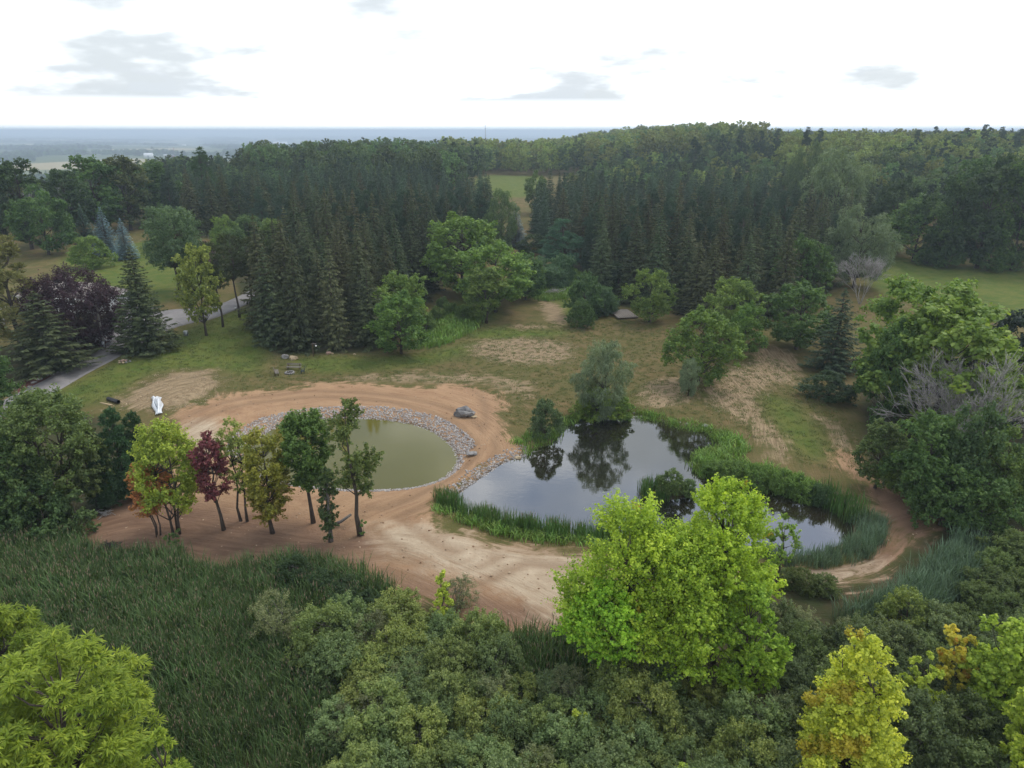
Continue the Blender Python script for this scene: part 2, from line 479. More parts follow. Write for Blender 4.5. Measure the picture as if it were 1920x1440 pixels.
LUSH = [gpoly(q) for q in (
    [(60, 760), (150, 712), (300, 640), (470, 575), (500, 600), (505, 655), (470, 700), (400, 690), (290, 698), (180, 755)],
    [(120, 480), (340, 450), (420, 500), (380, 545), (330, 560), (250, 575), (160, 560)],
    [(800, 590), (880, 560), (940, 590), (860, 625), (780, 650)],
    [(870, 620), (940, 615), (1060, 622), (1010, 632), (900, 634)],
    [(1040, 545), (1140, 560), (1110, 590), (1060, 595)],
    [(1430, 745), (1490, 760), (1545, 830), (1530, 860), (1470, 820)],
    [(560, 672), (760, 668), (900, 640), (820, 680), (600, 700)],
    [(1640, 480), (1800, 500), (1960, 505), (1960, 600), (1800, 580), (1640, 545)],
    [(900, 330), (1010, 328), (1010, 362), (900, 366)])]
REDS = [gpoly(q) for q in (
    [(140, 1003), (260, 930), (420, 950), (640, 985), (720, 1010), (690, 1085), (600, 1052), (350, 1066), (180, 1040)],
    [(720, 1060), (860, 1105), (1000, 1130), (1060, 1190), (880, 1160), (740, 1115)],
    [(1600, 890), (1680, 930), (1760, 985), (1690, 1010), (1660, 960)],
    [(1440, 1068), (1545, 1056), (1630, 1036), (1668, 1000), (1655, 950), (1765, 985), (1690, 1055), (1620, 1095), (1450, 1100)])]
GREYS = [gpoly(q) for q in (
    [(700, 990), (800, 985), (950, 1025), (1130, 1045), (1120, 1120), (1050, 1165), (980, 1120), (840, 1075), (740, 1040)],
    [(340, 800), (400, 790), (420, 840), (370, 850)],
    [(1450, 1078), (1560, 1070), (1640, 1050), (1600, 1085), (1500, 1092)])]
BED = [gpoly(q) for q in (
    [(30, 742), (60, 702), (110, 690), (160, 668), (172, 650), (168, 668), (130, 698), (90, 718)],
    [(195, 640), (212, 610), (222, 612), (225, 640), (205, 660)])]
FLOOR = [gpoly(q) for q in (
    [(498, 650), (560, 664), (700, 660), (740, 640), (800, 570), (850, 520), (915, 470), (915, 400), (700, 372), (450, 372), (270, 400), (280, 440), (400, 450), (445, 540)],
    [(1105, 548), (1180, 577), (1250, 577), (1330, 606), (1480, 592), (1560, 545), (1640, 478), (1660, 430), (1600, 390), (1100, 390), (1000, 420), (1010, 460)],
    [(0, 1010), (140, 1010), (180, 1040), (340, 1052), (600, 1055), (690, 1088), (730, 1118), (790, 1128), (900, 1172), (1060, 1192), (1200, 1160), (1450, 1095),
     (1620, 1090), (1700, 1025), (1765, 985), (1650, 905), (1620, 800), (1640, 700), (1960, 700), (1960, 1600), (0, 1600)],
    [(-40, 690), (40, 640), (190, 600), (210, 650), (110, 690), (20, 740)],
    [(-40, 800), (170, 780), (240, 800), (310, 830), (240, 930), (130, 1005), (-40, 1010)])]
cA = np.zeros((nv, 4), np.float32); cB = np.zeros((nv, 4), np.float32)
cA[:, 3] = 1; cB[:, 3] = 1
cA[near, 0] = mask([DIRT], 8.0); cA[near, 1] = np.maximum(mask(PALE[:-1], 7.0) * 0.88, mask(PALE[-1:], 9.0) * 0.74); cA[near, 2] = mask(LUSH, 8.0)
cB[near, 0] = mask(REDS, 8.0); cB[near, 1] = mask(GREYS, 8.0)
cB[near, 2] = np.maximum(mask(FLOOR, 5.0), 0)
bedm = np.zeros(nv, np.float32); bedm[near] = mask(BED, 1.5)
wetm = np.zeros(nv, np.float32)
wd = np.minimum(sdf(POND1, nx_, ny_), sdf(POND2, nx_, ny_))
wetm[near] = np.clip(1 - wd / 1.2, 0, 1)
# lines along which the soil was graded and driven
TRACKS = [smooth_open([G(u, v)[:2] for u, v in q]) for q in (
    [(320, 805), (430, 758), (600, 738), (760, 752), (850, 780), (905, 825), (905, 860), (850, 905), (790, 938), (720, 965), (640, 1000)],
    [(700, 962), (760, 1000), (820, 1040), (850, 1048), (878, 1040), (880, 1026), (850, 1014)],
    [(720, 985), (790, 1035), (850, 1062), (895, 1050), (905, 1030), (890, 1018)],
    [(1765, 985), (1712, 1000), (1680, 1035), (1630, 1066), (1545, 1082), (1440, 1080), (1300, 1062), (1120, 1048), (980, 1040), (850, 1010)],
    [(150, 1012), (300, 985), (480, 1010), (640, 1020), (760, 1015), (900, 1070), (1060, 1160)],
    [(730, 1110), (820, 1090), (900, 1075), (980, 1040)],
    [(620, 1048), (720, 1060), (800, 1072), (900, 1075)],
    [(905, 835), (928, 785), (915, 740), (880, 715)],
    [(1640, 925), (1600, 850), (1560, 770), (1480, 700), (1440, 650)],
    [(180, 770), (300, 720), (420, 700), (600, 712), (800, 700), (1000, 690), (1200, 660), (1300, 640)],
    [(700, 690), (840, 640), (960, 600), (1080, 620), (1170, 560)],
    [(430, 760), (445, 690), (440, 640), (455, 600)])]
flow = np.zeros((nv, 3), np.float32)
best = np.full(len(nx_), 1e9); bs = nx_ * 0.3; bd = ny_.copy()
off = 0.0
sel = (np.abs(nx_) < 100) & (ny_ < 190)
xs2, ys2 = nx_[sel], ny_[sel]
b2 = best[sel]; s2 = bs[sel]; d2_ = bd[sel]; second = b2.copy()
for tr in [TRACKS[i] for i in (0, 3, 4, 8, 9, 11)]:
    acc = off; before = b2.copy(); own = np.full(len(xs2), 1e9)
    for i in range(len(tr) - 1):
        e = tr[i + 1] - tr[i]; L = float(np.hypot(*e)) + 1e-9
        tt = np.clip(((xs2 - tr[i][0]) * e[0] + (ys2 - tr[i][1]) * e[1]) / L ** 2, 0, 1)
        dx = xs2 - tr[i][0] - tt * e[0]; dy = ys2 - tr[i][1] - tt * e[1]
        dd = np.hypot(dx, dy); k = dd < b2; own = np.minimum(own, dd)
        sg = np.sign(e[0] * dy - e[1] * dx)
        b2 = np.where(k, dd, b2); s2 = np.where(k, acc + tt * L, s2); d2_ = np.where(k, dd * sg, d2_)
        acc += L
    off = acc + 37.0
    second = np.minimum(second, np.maximum(before, own))
bs[sel] = s2; bd[sel] = d2_; best[sel] = b2
flow[near, 0] = bs; flow[near, 1] = bd
wf = np.zeros(len(nx_)); wf[sel] = np.clip((second - b2) / 2.5 - 0.15, 0, 1); flow[near, 2] = 0
floww = np.zeros(nv, np.float32); floww[near] = wf      # 0 where two tracks meet
# wheel ruts pressed into the bare soil
rut = np.zeros(nv)
rb = np.full(len(nx_), 1e9)
for tr in [TRACKS[i] for i in (0, 1, 2, 3, 5, 6, 7)]:
    for i in range(len(tr) - 1):
        e = tr[i + 1] - tr[i]; L2 = float(e @ e) + 1e-9
        tt = np.clip(((xs2 - tr[i][0]) * e[0] + (ys2 - tr[i][1]) * e[1]) / L2, 0, 1)
        rb[sel] = np.minimum(rb[sel], np.hypot(xs2 - tr[i][0] - tt * e[0], ys2 - tr[i][1] - tt * e[1]))
rr = np.exp(-((rb - 1.15) / 0.70) ** 2)
rut[near] = rr * np.clip(cA[near, 0] * 2 - 0.6, 0, 1) * (wd > 1.0)
zf = Z.ravel() - 0.10 * rut
me = bpy.data.meshes.new('ground')
ny, nx = X.shape
idx = np.arange(nv).reshape(ny, nx)
quads = np.stack([idx[:-1, :-1], idx[:-1, 1:], idx[1:, 1:], idx[1:, :-1]], -1).reshape(-1, 4).astype(np.int32)
me.vertices.add(nv); me.vertices.foreach_set('co', np.column_stack([xs, ys, zf]).astype(np.float32).ravel())
me.loops.add(quads.size); me.loops.foreach_set('vertex_index', quads.ravel())
me.polygons.add(len(quads)); me.polygons.foreach_set('loop_start', np.arange(len(quads), dtype=np.int32) * 4)
me.polygons.foreach_set('use_smooth', np.ones(len(quads), bool))
for nm, arr in (('cA', cA), ('cB', cB)):
    a = me.attributes.new(nm, 'FLOAT_COLOR', 'POINT'); a.data.foreach_set('color', arr.ravel())
for nm, arr in (('bed', bedm), ('wet', wetm), ('floww', floww), ('rut', rut.astype(np.float32))):
    a = me.attributes.new(nm, 'FLOAT', 'POINT'); a.data.foreach_set('value', arr)
a = me.attributes.new('flow', 'FLOAT_VECTOR', 'POINT'); a.data.foreach_set('vector', flow.ravel())
me.update(calc_edges=True)

m, t = new_mat('ground_cover')
pos = geopos(t)
sA = nd(t, 'ShaderNodeSeparateColor'); t.links.new(attr(t, 'cA', 'Color'), sA.inputs[0])
sB = nd(t, 'ShaderNodeSeparateColor'); t.links.new(attr(t, 'cB', 'Color'), sB.inputs[0])
fl = attr(t, 'flow', 'Vector')
n_big = noise(t, pos, 0.06, 5, 0.6)
n_mid = noise(t, pos, 0.35, 7, 0.65)
n_fine = noise(t, pos, 2.6, 8, 0.7)
st1 = noise(t, mapping(t, fl, (0.16, 0.95, 1)), 1.0, 7, 0.70, 1.1)
st2 = noise(t, mapping(t, fl, (0.30, 4.0, 1), loc=(11, 3, 0)), 1.0, 5, 0.7, 0.4)
def blendf(a, b):
    n = nd(t, 'ShaderNodeMix', data_type='FLOAT'); t.links.new(attr(t, 'floww'), n.inputs[0]); t.links.new(a, n.inputs[2]); t.links.new(b, n.inputs[3])
    return n.outputs[0]
st1 = blendf(n_mid, st1); st2 = blendf(noise(t, pos, 1.1, 5, 0.65), st2)
def masked(x, wn_=0.45, ws=0.35, a=0.42, b=0.58):
    v = mth(t, 'ADD', x, mth(t, 'MULTIPLY', mth(t, 'SUBTRACT', n_mid, 0.5), wn_))
    v = mth(t, 'ADD', v, mth(t, 'MULTIPLY', mth(t, 'SUBTRACT', st1, 0.5), ws))
    return rng_(t, v, a, b)
grass = mixc(t, rng_(t, n_mid, 0.38, 0.62), (0.098, 0.094, 0.030), (0.155, 0.118, 0.052))
grass = mixc(t, rng_(t, st1, 0.45, 0.70, 0.0, 0.75), grass, (0.190, 0.130, 0.058))
grass = mixc(t, rng_(t, n_big, 0.42, 0.62, 0.0, 0.55), grass, (0.115, 0.112, 0.036))
lush = mixc(t, rng_(t, n_mid, 0.35, 0.65), (0.075, 0.120, 0.020), (0.125, 0.145, 0.032))
lush = mixc(t, rng_(t, st2, 0.45, 0.72, 0.0, 0.5), lush, (0.165, 0.150, 0.050))
grass = mixc(t, masked(sA.outputs[2], 0.5, 0.2, 0.2, 0.8), grass, lush)
straw = mixc(t, rng_(t, st2, 0.35, 0.65), (0.195, 0.140, 0.080), (0.360, 0.272, 0.165))
grass = mixc(t, masked(sA.outputs[1], 0.75, 0.9, 0.52, 0.80), grass, straw)
soil = mixc(t, rng_(t, st1, 0.32, 0.68), (0.290, 0.172, 0.098), (0.415, 0.268, 0.155))
soil = mixc(t, rng_(t, n_mid, 0.35, 0.7, 0.0, 0.6), soil, (0.385, 0.245, 0.140))
redsoil = mixc(t, rng_(t, st1, 0.3, 0.7), (0.150, 0.088, 0.058), (0.270, 0.170, 0.110))
greysoil = mixc(t, rng_(t, st1, 0.3, 0.7), (0.360, 0.275, 0.185), (0.520, 0.420, 0.300))
soil = mixc(t, masked(sB.outputs[0], 0.6, 0.6, 0.25, 0.75), soil, redsoil)
soil = mixc(t, masked(sB.outputs[1], 0.6, 0.6, 0.25, 0.75), soil, greysoil)
soil = mixc(t, rng_(t, st2, 0.56, 0.72, 0.0, 0.45), soil, (0.22, 0.125, 0.066))
soil = mixc(t, mth(t, 'MULTIPLY', attr(t, 'rut'), 0.65), soil, (0.235, 0.150, 0.088))
soil = mixc(t, rng_(t, n_fine, 0.62, 0.75, 0.0, 0.35), soil, (0.56, 0.44, 0.30))
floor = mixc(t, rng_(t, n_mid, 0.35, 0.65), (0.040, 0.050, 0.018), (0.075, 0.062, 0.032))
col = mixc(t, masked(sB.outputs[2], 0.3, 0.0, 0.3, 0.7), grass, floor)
dirtf = masked(sA.outputs[0], 0.75, 0.85, 0.40, 0.62)
col = mixc(t, dirtf, col, soil)
col = mixc(t, rng_(t, attr(t, 'bed'), 0.4, 0.6), col, mixc(t, rng_(t, n_fine, 0.35, 0.65), (0.085, 0.038, 0.03), (0.15, 0.07, 0.055)))
col = mixc(t, rng_(t, attr(t, 'wet'), 0.5, 1.0, 0.0, 0.75), col, (0.075, 0.06, 0.038))
# the plain beyond: a patchwork of crops and pasture
spz = nd(t, 'ShaderNodeSeparateXYZ'); t.links.new(pos, spz.inputs[0])
vo = nd(t, 'ShaderNodeTexVoronoi', feature='F1'); vo.inputs['Scale'].default_value = 0.0026
t.links.new(mapping(t, pos, (1.0, 0.7, 0.0), (0, 0, 0.5)), vo.inputs['Vector'])
vsep = nd(t, 'ShaderNodeSeparateColor'); t.links.new(vo.outputs['Color'], vsep.inputs[0])
field = mixc(t, vsep.outputs[0], (0.055, 0.085, 0.024), (0.14, 0.155, 0.045))
field = mixc(t, rng_(t, vsep.outputs[1], 0.72, 0.80), field, (0.33, 0.27, 0.13))
col = mixc(t, rng_(t, spz.outputs[2], -20.0, -35.0), col, field)
bmp = mth(t, 'ADD', mth(t, 'MULTIPLY', n_fine, 0.5), mth(t, 'ADD', mth(t, 'MULTIPLY', st2, 0.7), mth(t, 'MULTIPLY', n_mid, 0.6)))
finish(m, t, col, 0.95, bmp, 0.22, 0.12)
me.materials.append(m)
ground = link('ground', me); tag(ground, 'rolling ground of mown grass and bare graded soil', None, None, 'structure')

# ------------------------------------------------------------------ water
def water_mat(name, deep, shallow, ior, rough):
    m, t = new_mat(name)
    pos = geopos(t)
    n1 = noise(t, mapping(t, pos, (1, 1.6, 1)), 0.9, 4, 0.6)
    n2 = noise(t, pos, 0.05, 3, 0.5)
    p = nd(t, 'ShaderNodeBsdfPrincipled')
    t.links.new(mixc(t, rng_(t, n2, 0.35, 0.65), deep, shallow), p.inputs['Base Color'])
    p.inputs['Roughness'].default_value = rough; p.inputs['IOR'].default_value = ior
    p.inputs['Specular IOR Level'].default_value = 0.5
    b = nd(t, 'ShaderNodeBump'); b.inputs['Strength'].default_value = 0.25; b.inputs['Distance'].default_value = 0.02
    t.links.new(n1, b.inputs['Height']); t.links.new(b.outputs[0], p.inputs['Normal'])
    o = nd(t, 'ShaderNodeOutputMaterial'); t.links.new(p.outputs[0], o.inputs['Surface'])
    return m
def flat_poly(name, poly, z, mat):
    me = bpy.data.meshes.new(name)
    me.from_pydata([(float(a), float(b), z) for a, b in poly], [], [list(range(len(poly)))])
    if me.polygons[0].normal.z < 0: me.flip_normals()
    me.materials.append(mat); me.update()
    return me
def grow(poly, d):
    P = np.asarray(poly); tn = np.roll(P, -1, 0) - np.roll(P, 1, 0); tn /= np.linalg.norm(tn, axis=1)[:, None]
    nr = np.column_stack([tn[:, 1], -tn[:, 0]])
    area = 0.5 * np.sum(P[:, 0] * np.roll(P[:, 1], -1) - np.roll(P[:, 0], -1) * P[:, 1])
    return P + nr * d * (1 if area > 0 else -1)
tag(link('pond_water', flat_poly('pond_water', grow(POND1, 0.35), WATER, water_mat('murky_water', (0.112, 0.102, 0.018), (0.128, 0.116, 0.023), 1.36, 0.03))),
    'murky olive water of the stone-edged new pond', None, None, 'structure')
tag(link('pond_water', flat_poly('pond_water', grow(POND2, 0.35), WATER + 0.003, water_mat('dark_water', (0.012, 0.012, 0.009), (0.022, 0.018, 0.011), 2.9, 0.02))),
    'dark clear water of the cattail-fringed pond', None, None, 'structure')

# ------------------------------------------------------------------ driveway and paving
def ribbon(center, width, lift, mat, name):
    P = smooth_open(center, 10); tn = np.gradient(P, axis=0); tn /= np.linalg.norm(tn, axis=1)[:, None]
    nr = np.column_stack([-tn[:, 1], tn[:, 0]]); g = Geo(); k = 7
    W = np.interp(np.linspace(0, 1, len(P)), np.linspace(0, 1, len(width)), width)
    rows = []
    for j in range(k):
        f = j / (k - 1) - 0.5
        q = P + nr * (W * f)[:, None]
        rows.append(np.column_stack([q, h_ground(q[:, 0], q[:, 1]) + lift]))
    edge = [np.array(rows[0]) - [0, 0, 0.3], *rows, np.array(rows[-1]) - [0, 0, 0.3]]
    V = np.stack(edge, 1); n, kk = V.shape[:2]
    ix = np.arange(n * kk).reshape(n, kk)
    g.quads(V.reshape(-1, 3), np.stack([ix[:-1, :-1], ix[1:, :-1], ix[1:, 1:], ix[:-1, 1:]], -1).reshape(-1, 4))
    return g.mesh(name, [mat], True)
m, t = new_mat('asphalt')
pos = geopos(t)
n = noise(t, pos, 0.5, 6, 0.6); n2 = noise(t, pos, 9, 4, 0.7)
M['asphalt'] = finish(m, t, mixc(t, rng_(t, n, 0.35, 0.65), (0.185, 0.175, 0.172), (0.245, 0.232, 0.225)), 0.9, n2, 0.01)
tag(link('driveway', ribbon([G(u, v)[:2] for u, v in [(-60, 795), (50, 745), (130, 704), (210, 660), (262, 622), (310, 600), (370, 590), (430, 574), (485, 546), (520, 528)]],
    [4.2, 4.2, 4.2, 4.5, 7.5, 11, 8.5, 4.5, 3.6, 3.4], 0.05, M['asphalt'], 'driveway')), 'grey paved driveway climbing past the house', None, None, 'structure')
tag(link('parking_apron', ribbon([G(u, v)[:2] for u, v in [(196, 640), (214, 606), (240, 585), (262, 575)]], [3.0, 4.0, 7.0, 8.0], 0.07, M['asphalt'], 'parking_apron')),
    'grey paved apron in front of the house', None, None, 'structure')
tag(link('driveway', ribbon([G(u, v)[:2] for u, v in [(1925, 790), (1905, 772), (1880, 752), (1850, 735)]], [5, 5, 5, 5], 0.05, M['asphalt'], 'driveway')),
    'short pale drive beneath the dark blue-green maple', None, None, 'structure')

# ------------------------------------------------------------------ scattered stuff
def scatter(name, pts, rot, sc, protos, label, cat=None, pick=None):
    """uncountable stuff: points carrying copies of a few small shapes"""
    me = bpy.data.meshes.new(name); n = len(pts)
    me.vertices.add(n); me.vertices.foreach_set('co', np.asarray(pts, np.float32).ravel())
    rv = np.zeros((n, 3), np.float32); rv[:] = np.asarray(rot, np.float32) if np.ndim(rot) == 2 else np.column_stack([np.zeros(n), np.zeros(n), rot])
    sv = np.asarray(sc, np.float32); sv = sv if sv.ndim == 2 else np.repeat(sv[:, None], 3, 1)
    a = me.attributes.new('rot', 'FLOAT_VECTOR', 'POINT'); a.data.foreach_set('vector', rv.ravel())
    a = me.attributes.new('scl', 'FLOAT_VECTOR', 'POINT'); a.data.foreach_set('vector', np.ascontiguousarray(sv).ravel())
    pk = RNG.integers(0, len(protos), n) if pick is None else pick
    a = me.attributes.new('pick', 'INT', 'POINT'); a.data.foreach_set('value', np.asarray(pk, np.int32))
    ng = bpy.data.node_groups.new(name, 'GeometryNodeTree')
    ng.interface.new_socket('Geometry', in_out='INPUT', socket_type='NodeSocketGeometry')
    ng.interface.new_socket('Geometry', in_out='OUTPUT', socket_type='NodeSocketGeometry')
    N, Lk = ng.nodes, ng.links
    gi = N.new('NodeGroupInput'); go = N.new('NodeGroupOutput')
    iop = N.new('GeometryNodeInstanceOnPoints'); jg = N.new('GeometryNodeJoinGeometry')
    for o in protos[::-1]:
        oi = N.new('GeometryNodeObjectInfo'); oi.inputs['Object'].default_value = o; oi.inputs['As Instance'].default_value = True
        Lk.new(oi.outputs['Geometry'], jg.inputs[0])
    def na(nm, dt):
        q = N.new('GeometryNodeInputNamedAttribute'); q.data_type = dt; q.inputs['Name'].default_value = nm
        return q.outputs['Attribute']
    e2r = N.new('FunctionNodeEulerToRotation')
    Lk.new(na('rot', 'FLOAT_VECTOR'), e2r.inputs[0])
    Lk.new(gi.outputs[0], iop.inputs['Points']); Lk.new(jg.outputs[0], iop.inputs['Instance'])
    iop.inputs['Pick Instance'].default_value = True
    Lk.new(na('pick', 'INT'), iop.inputs['Instance Index'])
    Lk.new(e2r.outputs[0], iop.inputs['Rotation']); Lk.new(na('scl', 'FLOAT_VECTOR'), iop.inputs['Scale'])
    Lk.new(iop.outputs[0], go.inputs[0])
    o = link(name, me)
    md = o.modifiers.new('scatter', 'NODES'); md.node_group = ng
    return tag(o, label, cat, None, 'stuff')
def proto(name, mesh):
    return bpy.data.objects.new(name, mesh)     # a shape that is only copied, never linked to the scene itself
def on_ground(P, lift=0.0):
    P = np.asarray(P, float)
    return np.column_stack([P[:, 0], P[:, 1], h_ground(P[:, 0], P[:, 1]) + lift])

def rock_mesh(name, mat, seed, rough=0.28, flat=0.7, sub=2):
    import bmesh
    bm = bmesh.new(); bmesh.ops.create_icosphere(bm, subdivisions=sub, radius=0.5)
    r = np.random.default_rng(seed); dirs = r.normal(size=(9, 3)); dirs /= np.linalg.norm(dirs, axis=1)[:, None]
    cut = r.uniform(0.30, 0.46, 9)
    for v in bm.verts:
        p = np.array(v.co)
        for d, c in zip(dirs, cut):
            k = p @ d - c
            if k > 0: p = p - d * k * 0.9
        p = p * (1 + r.normal() * rough * 0.12); p[2] *= flat
        v.co = p
    me = bpy.data.meshes.new(name); bm.to_mesh(me); bm.free(); me.materials.append(mat)
    return me

# ------------------------------------------------------------------ tree builders
def unit(v):
    return v / (np.linalg.norm(v, axis=-1, keepdims=True) + 1e-9)
def broadleaf(rng, H=12.0, R=4.5, base=0.22, prof='round', lobes=22, subs=9, leaves=34, leaf=0.34, aspect=0.72, lobe_r=0.30, sub_r=0.12,
              style='flat', autumn=0.0, stems=1, lean=0.0, hollow=0.45, spread=0.06, trunk_r=None, up=0.35, autumn_zone=None, shoot=1.0):
    """a tapered trunk with limbs (first mesh) and a crown of leaf faces in clumps (second mesh)"""
    zb = H * base; hc = H - zb
    P = {'round': lambda t: np.sqrt(np.clip(1 - (2 * t - 0.92) ** 2, 0.04, 1)),
         'dome': lambda t: np.sqrt(np.clip(1 - (t * 0.98) ** 2.2, 0.03, 1)) * (0.80 + 0.2 * np.minimum(1, t * 5)),
         'oval': lambda t: np.clip(np.sin(math.pi * np.clip(t * 0.86 + 0.10, 0, 1)) ** 0.75, 0.08, 1),
         'cone': lambda t: np.clip((1 - t) ** 0.75 * (0.55 + 0.45 * np.minimum(1, t * 6)) + 0.05, 0.05, 1),
         'vase': lambda t: np.clip(np.sin(math.pi * np.clip(t * 0.72 + 0.20, 0, 1)) ** 0.6 * (0.6 + 0.4 * t), 0.1, 1)}[prof]
    wood, crown = Geo(), Geo()
    tr = trunk_r or 0.017 * H
    ph = rng.uniform(0, 6.28, 4)
    # lobes of the crown
    k = 0; lc = []; lr = []
    while len(lc) < lobes and k < 4000:
        k += 1
        t = rng.uniform(0.02, 0.97)
        if rng.uniform() > P(t) ** 1.3 + 0.12: continue
        th = rng.uniform(0, 6.283); wob = 1 + 0.22 * math.sin(2 * th + ph[0] + 3 * t) + 0.14 * math.sin(3 * th + ph[1] - 4 * t)
        rad = R * P(t) * wob * rng.uniform(hollow, 1.0) ** 0.6 * (1 - lobe_r * 0.55)
        c = np.array([rad * math.cos(th) + lean * H * t, rad * math.sin(th), zb + hc * (0.04 + 0.90 * t)])
        if any(np.linalg.norm(c - q) < R * lobe_r * 0.75 for q in lc) and rng.uniform() < 0.8: continue
        lc.append(c); lr.append(R * lobe_r * rng.uniform(0.7, 1.2) * (0.72 + 0.4 * float(P(t))))
    lc = np.array(lc); lr = np.array(lr)
    # trunk(s) and limbs
    tops = []
    for s in range(stems):
        th = 6.283 * s / max(stems, 1) + ph[2]; o = np.array([math.cos(th), math.sin(th), 0]) * (0.0 if stems == 1 else tr * 1.6)
        end = np.array([lean * H * 0.7, 0, zb + hc * 0.80]) + (0 if stems == 1 else 1) * o / (tr * 1.6 + 1e-9) * R * 0.35
        q = np.linspace(0, 1, 7)[:, None]
        pts = o + (end - o) * q + np.column_stack([rng.normal(0, 0.012 * H, 7), rng.normal(0, 0.012 * H, 7), np.zeros(7)]) * np.sin(q * 3.14)
        pts[0, 2] = -0.35
        rr = tr / math.sqrt(stems) * (1 - 0.86 * q[:, 0]) ; rr[0] *= 1.35
        wood.tube(pts, rr, 6); tops.append(pts)
    for i, c in enumerate(lc):
        pts = tops[i % stems]
        zt = max(zb * 0.75, c[2] - 0.9 * math.hypot(c[0] - lean * H * .4, c[1]) - 0.1 * H)
        j = int(np.clip(np.searchsorted(pts[:, 2], zt), 1, 5)); a = pts[j]
        mid = (a + c) / 2 + np.array([0, 0, -0.06 * np.linalg.norm(c - a)]) + rng.normal(0, 0.03 * H, 3) * 0.4
        wood.tube(np.array([a, mid, c]), np.array([0.30, 0.18, 0.05]) * tr, 4)
    # leaves
    nl = len(lc); D = unit(rng.normal(size=(nl, subs, 3)) + np.array([0, 0, up]) + 0.5 * unit(lc - np.array([0, 0, zb + hc * 0.45]))[:, None, :])
    sc = lc[:, None, :] + D * (lr[:, None, None] * rng.uniform(0.45, 1.0, (nl, subs, 1))) * np.array([1, 1, 0.78])
    sc[..., 2] = np.maximum(sc[..., 2], 0.12)
    sc = sc.reshape(-1, 3); sd = D.reshape(-1, 3); ns = len(sc)
    lobe_v = np.repeat(rng.uniform(-0.12, 0.12, nl), subs); sub_v = lobe_v + rng.uniform(-0.16, 0.16, ns)
    n = ns * leaves
    d = unit(rng.normal(size=(n, 3)) + np.array([0, 0, up]) + 0.45 * np.repeat(sd, leaves, 0))
    rs = R * sub_r * np.repeat(rng.uniform(0.7, 1.35, ns), leaves)
    c = np.repeat(sc, leaves, 0)
    var = np.clip(0.5 + np.repeat(sub_v, leaves) + rng.normal(0, 0.16, n), 0, 1)
    az = autumn_zone(c / np.array([R, R, H])) if autumn_zone else 0.0
    aut = np.clip(np.repeat(rng.uniform(size=ns) < autumn, leaves) * rng.uniform(0.3, 1, n) + az * rng.uniform(0.55, 1.0, n), 0, 1)
    ls = leaf * rng.uniform(0.65, 1.3, n)
    if style == 'rosette':        # long narrow leaflets bursting from shoot tips
        d = unit(rng.normal(size=(n, 3)) * np.array([1, 1, 0.45]) + np.repeat(sd, leaves, 0) * 0.35)
        pos = c + d * (rs * rng.uniform(0.35, 1.0, n))[:, None] - np.array([0, 0, 1]) * (rs * 0.25)[:, None] * rng.uniform(0, 1, n)[:, None]
        axis = d - np.array([0, 0, 0.35]); nrm = unit(np.array([0, 0, 1.0]) + rng.normal(size=(n, 3)) * 0.35)
        crown.cards(pos, axis, nrm, ls, ls * aspect, var, aut)
    elif style == 'needle':
        pos = c + d * (rs * rng.uniform(0.3, 1.0, n))[:, None]
        axis = d + np.array([0, 0, 0.25]); nrm = unit(rng.normal(size=(n, 3)) + np.array([0, 0, 0.6]))
        crown.cards(pos, axis, nrm, ls, ls * aspect, var, aut)
    elif style == 'willow':
        pos = c + d * (rs * rng.uniform(0.4, 1.05, n))[:, None]
        axis = d * 0.6 + np.array([0, 0, -0.7]) + rng.normal(size=(n, 3)) * 0.25; nrm = unit(d + rng.normal(size=(n, 3)) * 0.5)
        crown.cards(pos, axis, nrm, ls, ls * aspect, var, aut)
    else:
        sh = np.repeat(unit(sd + np.array([0, 0, 0.5 * up])), leaves, 0) * (rs * rng.uniform(-0.4, 1.0, n) * shoot)[:, None]
        pos = c + sh + d * (rs * rng.uniform(0.35, 0.9, n))[:, None] * np.array([1, 1, 0.85])
        nrm = unit(d * 0.7 + np.array([0, 0, 0.45]) + rng.normal(size=(n, 3)) * 0.45)
        axis = unit(np.cross(nrm, rng.normal(size=(n, 3)))) - np.array([0, 0, 0.25])
        crown.cards(pos, axis, nrm, ls, ls * aspect, var, aut)
    for z in crown.v: z[:, 2] = np.maximum(z[:, 2], 0.03)
    return wood, crown

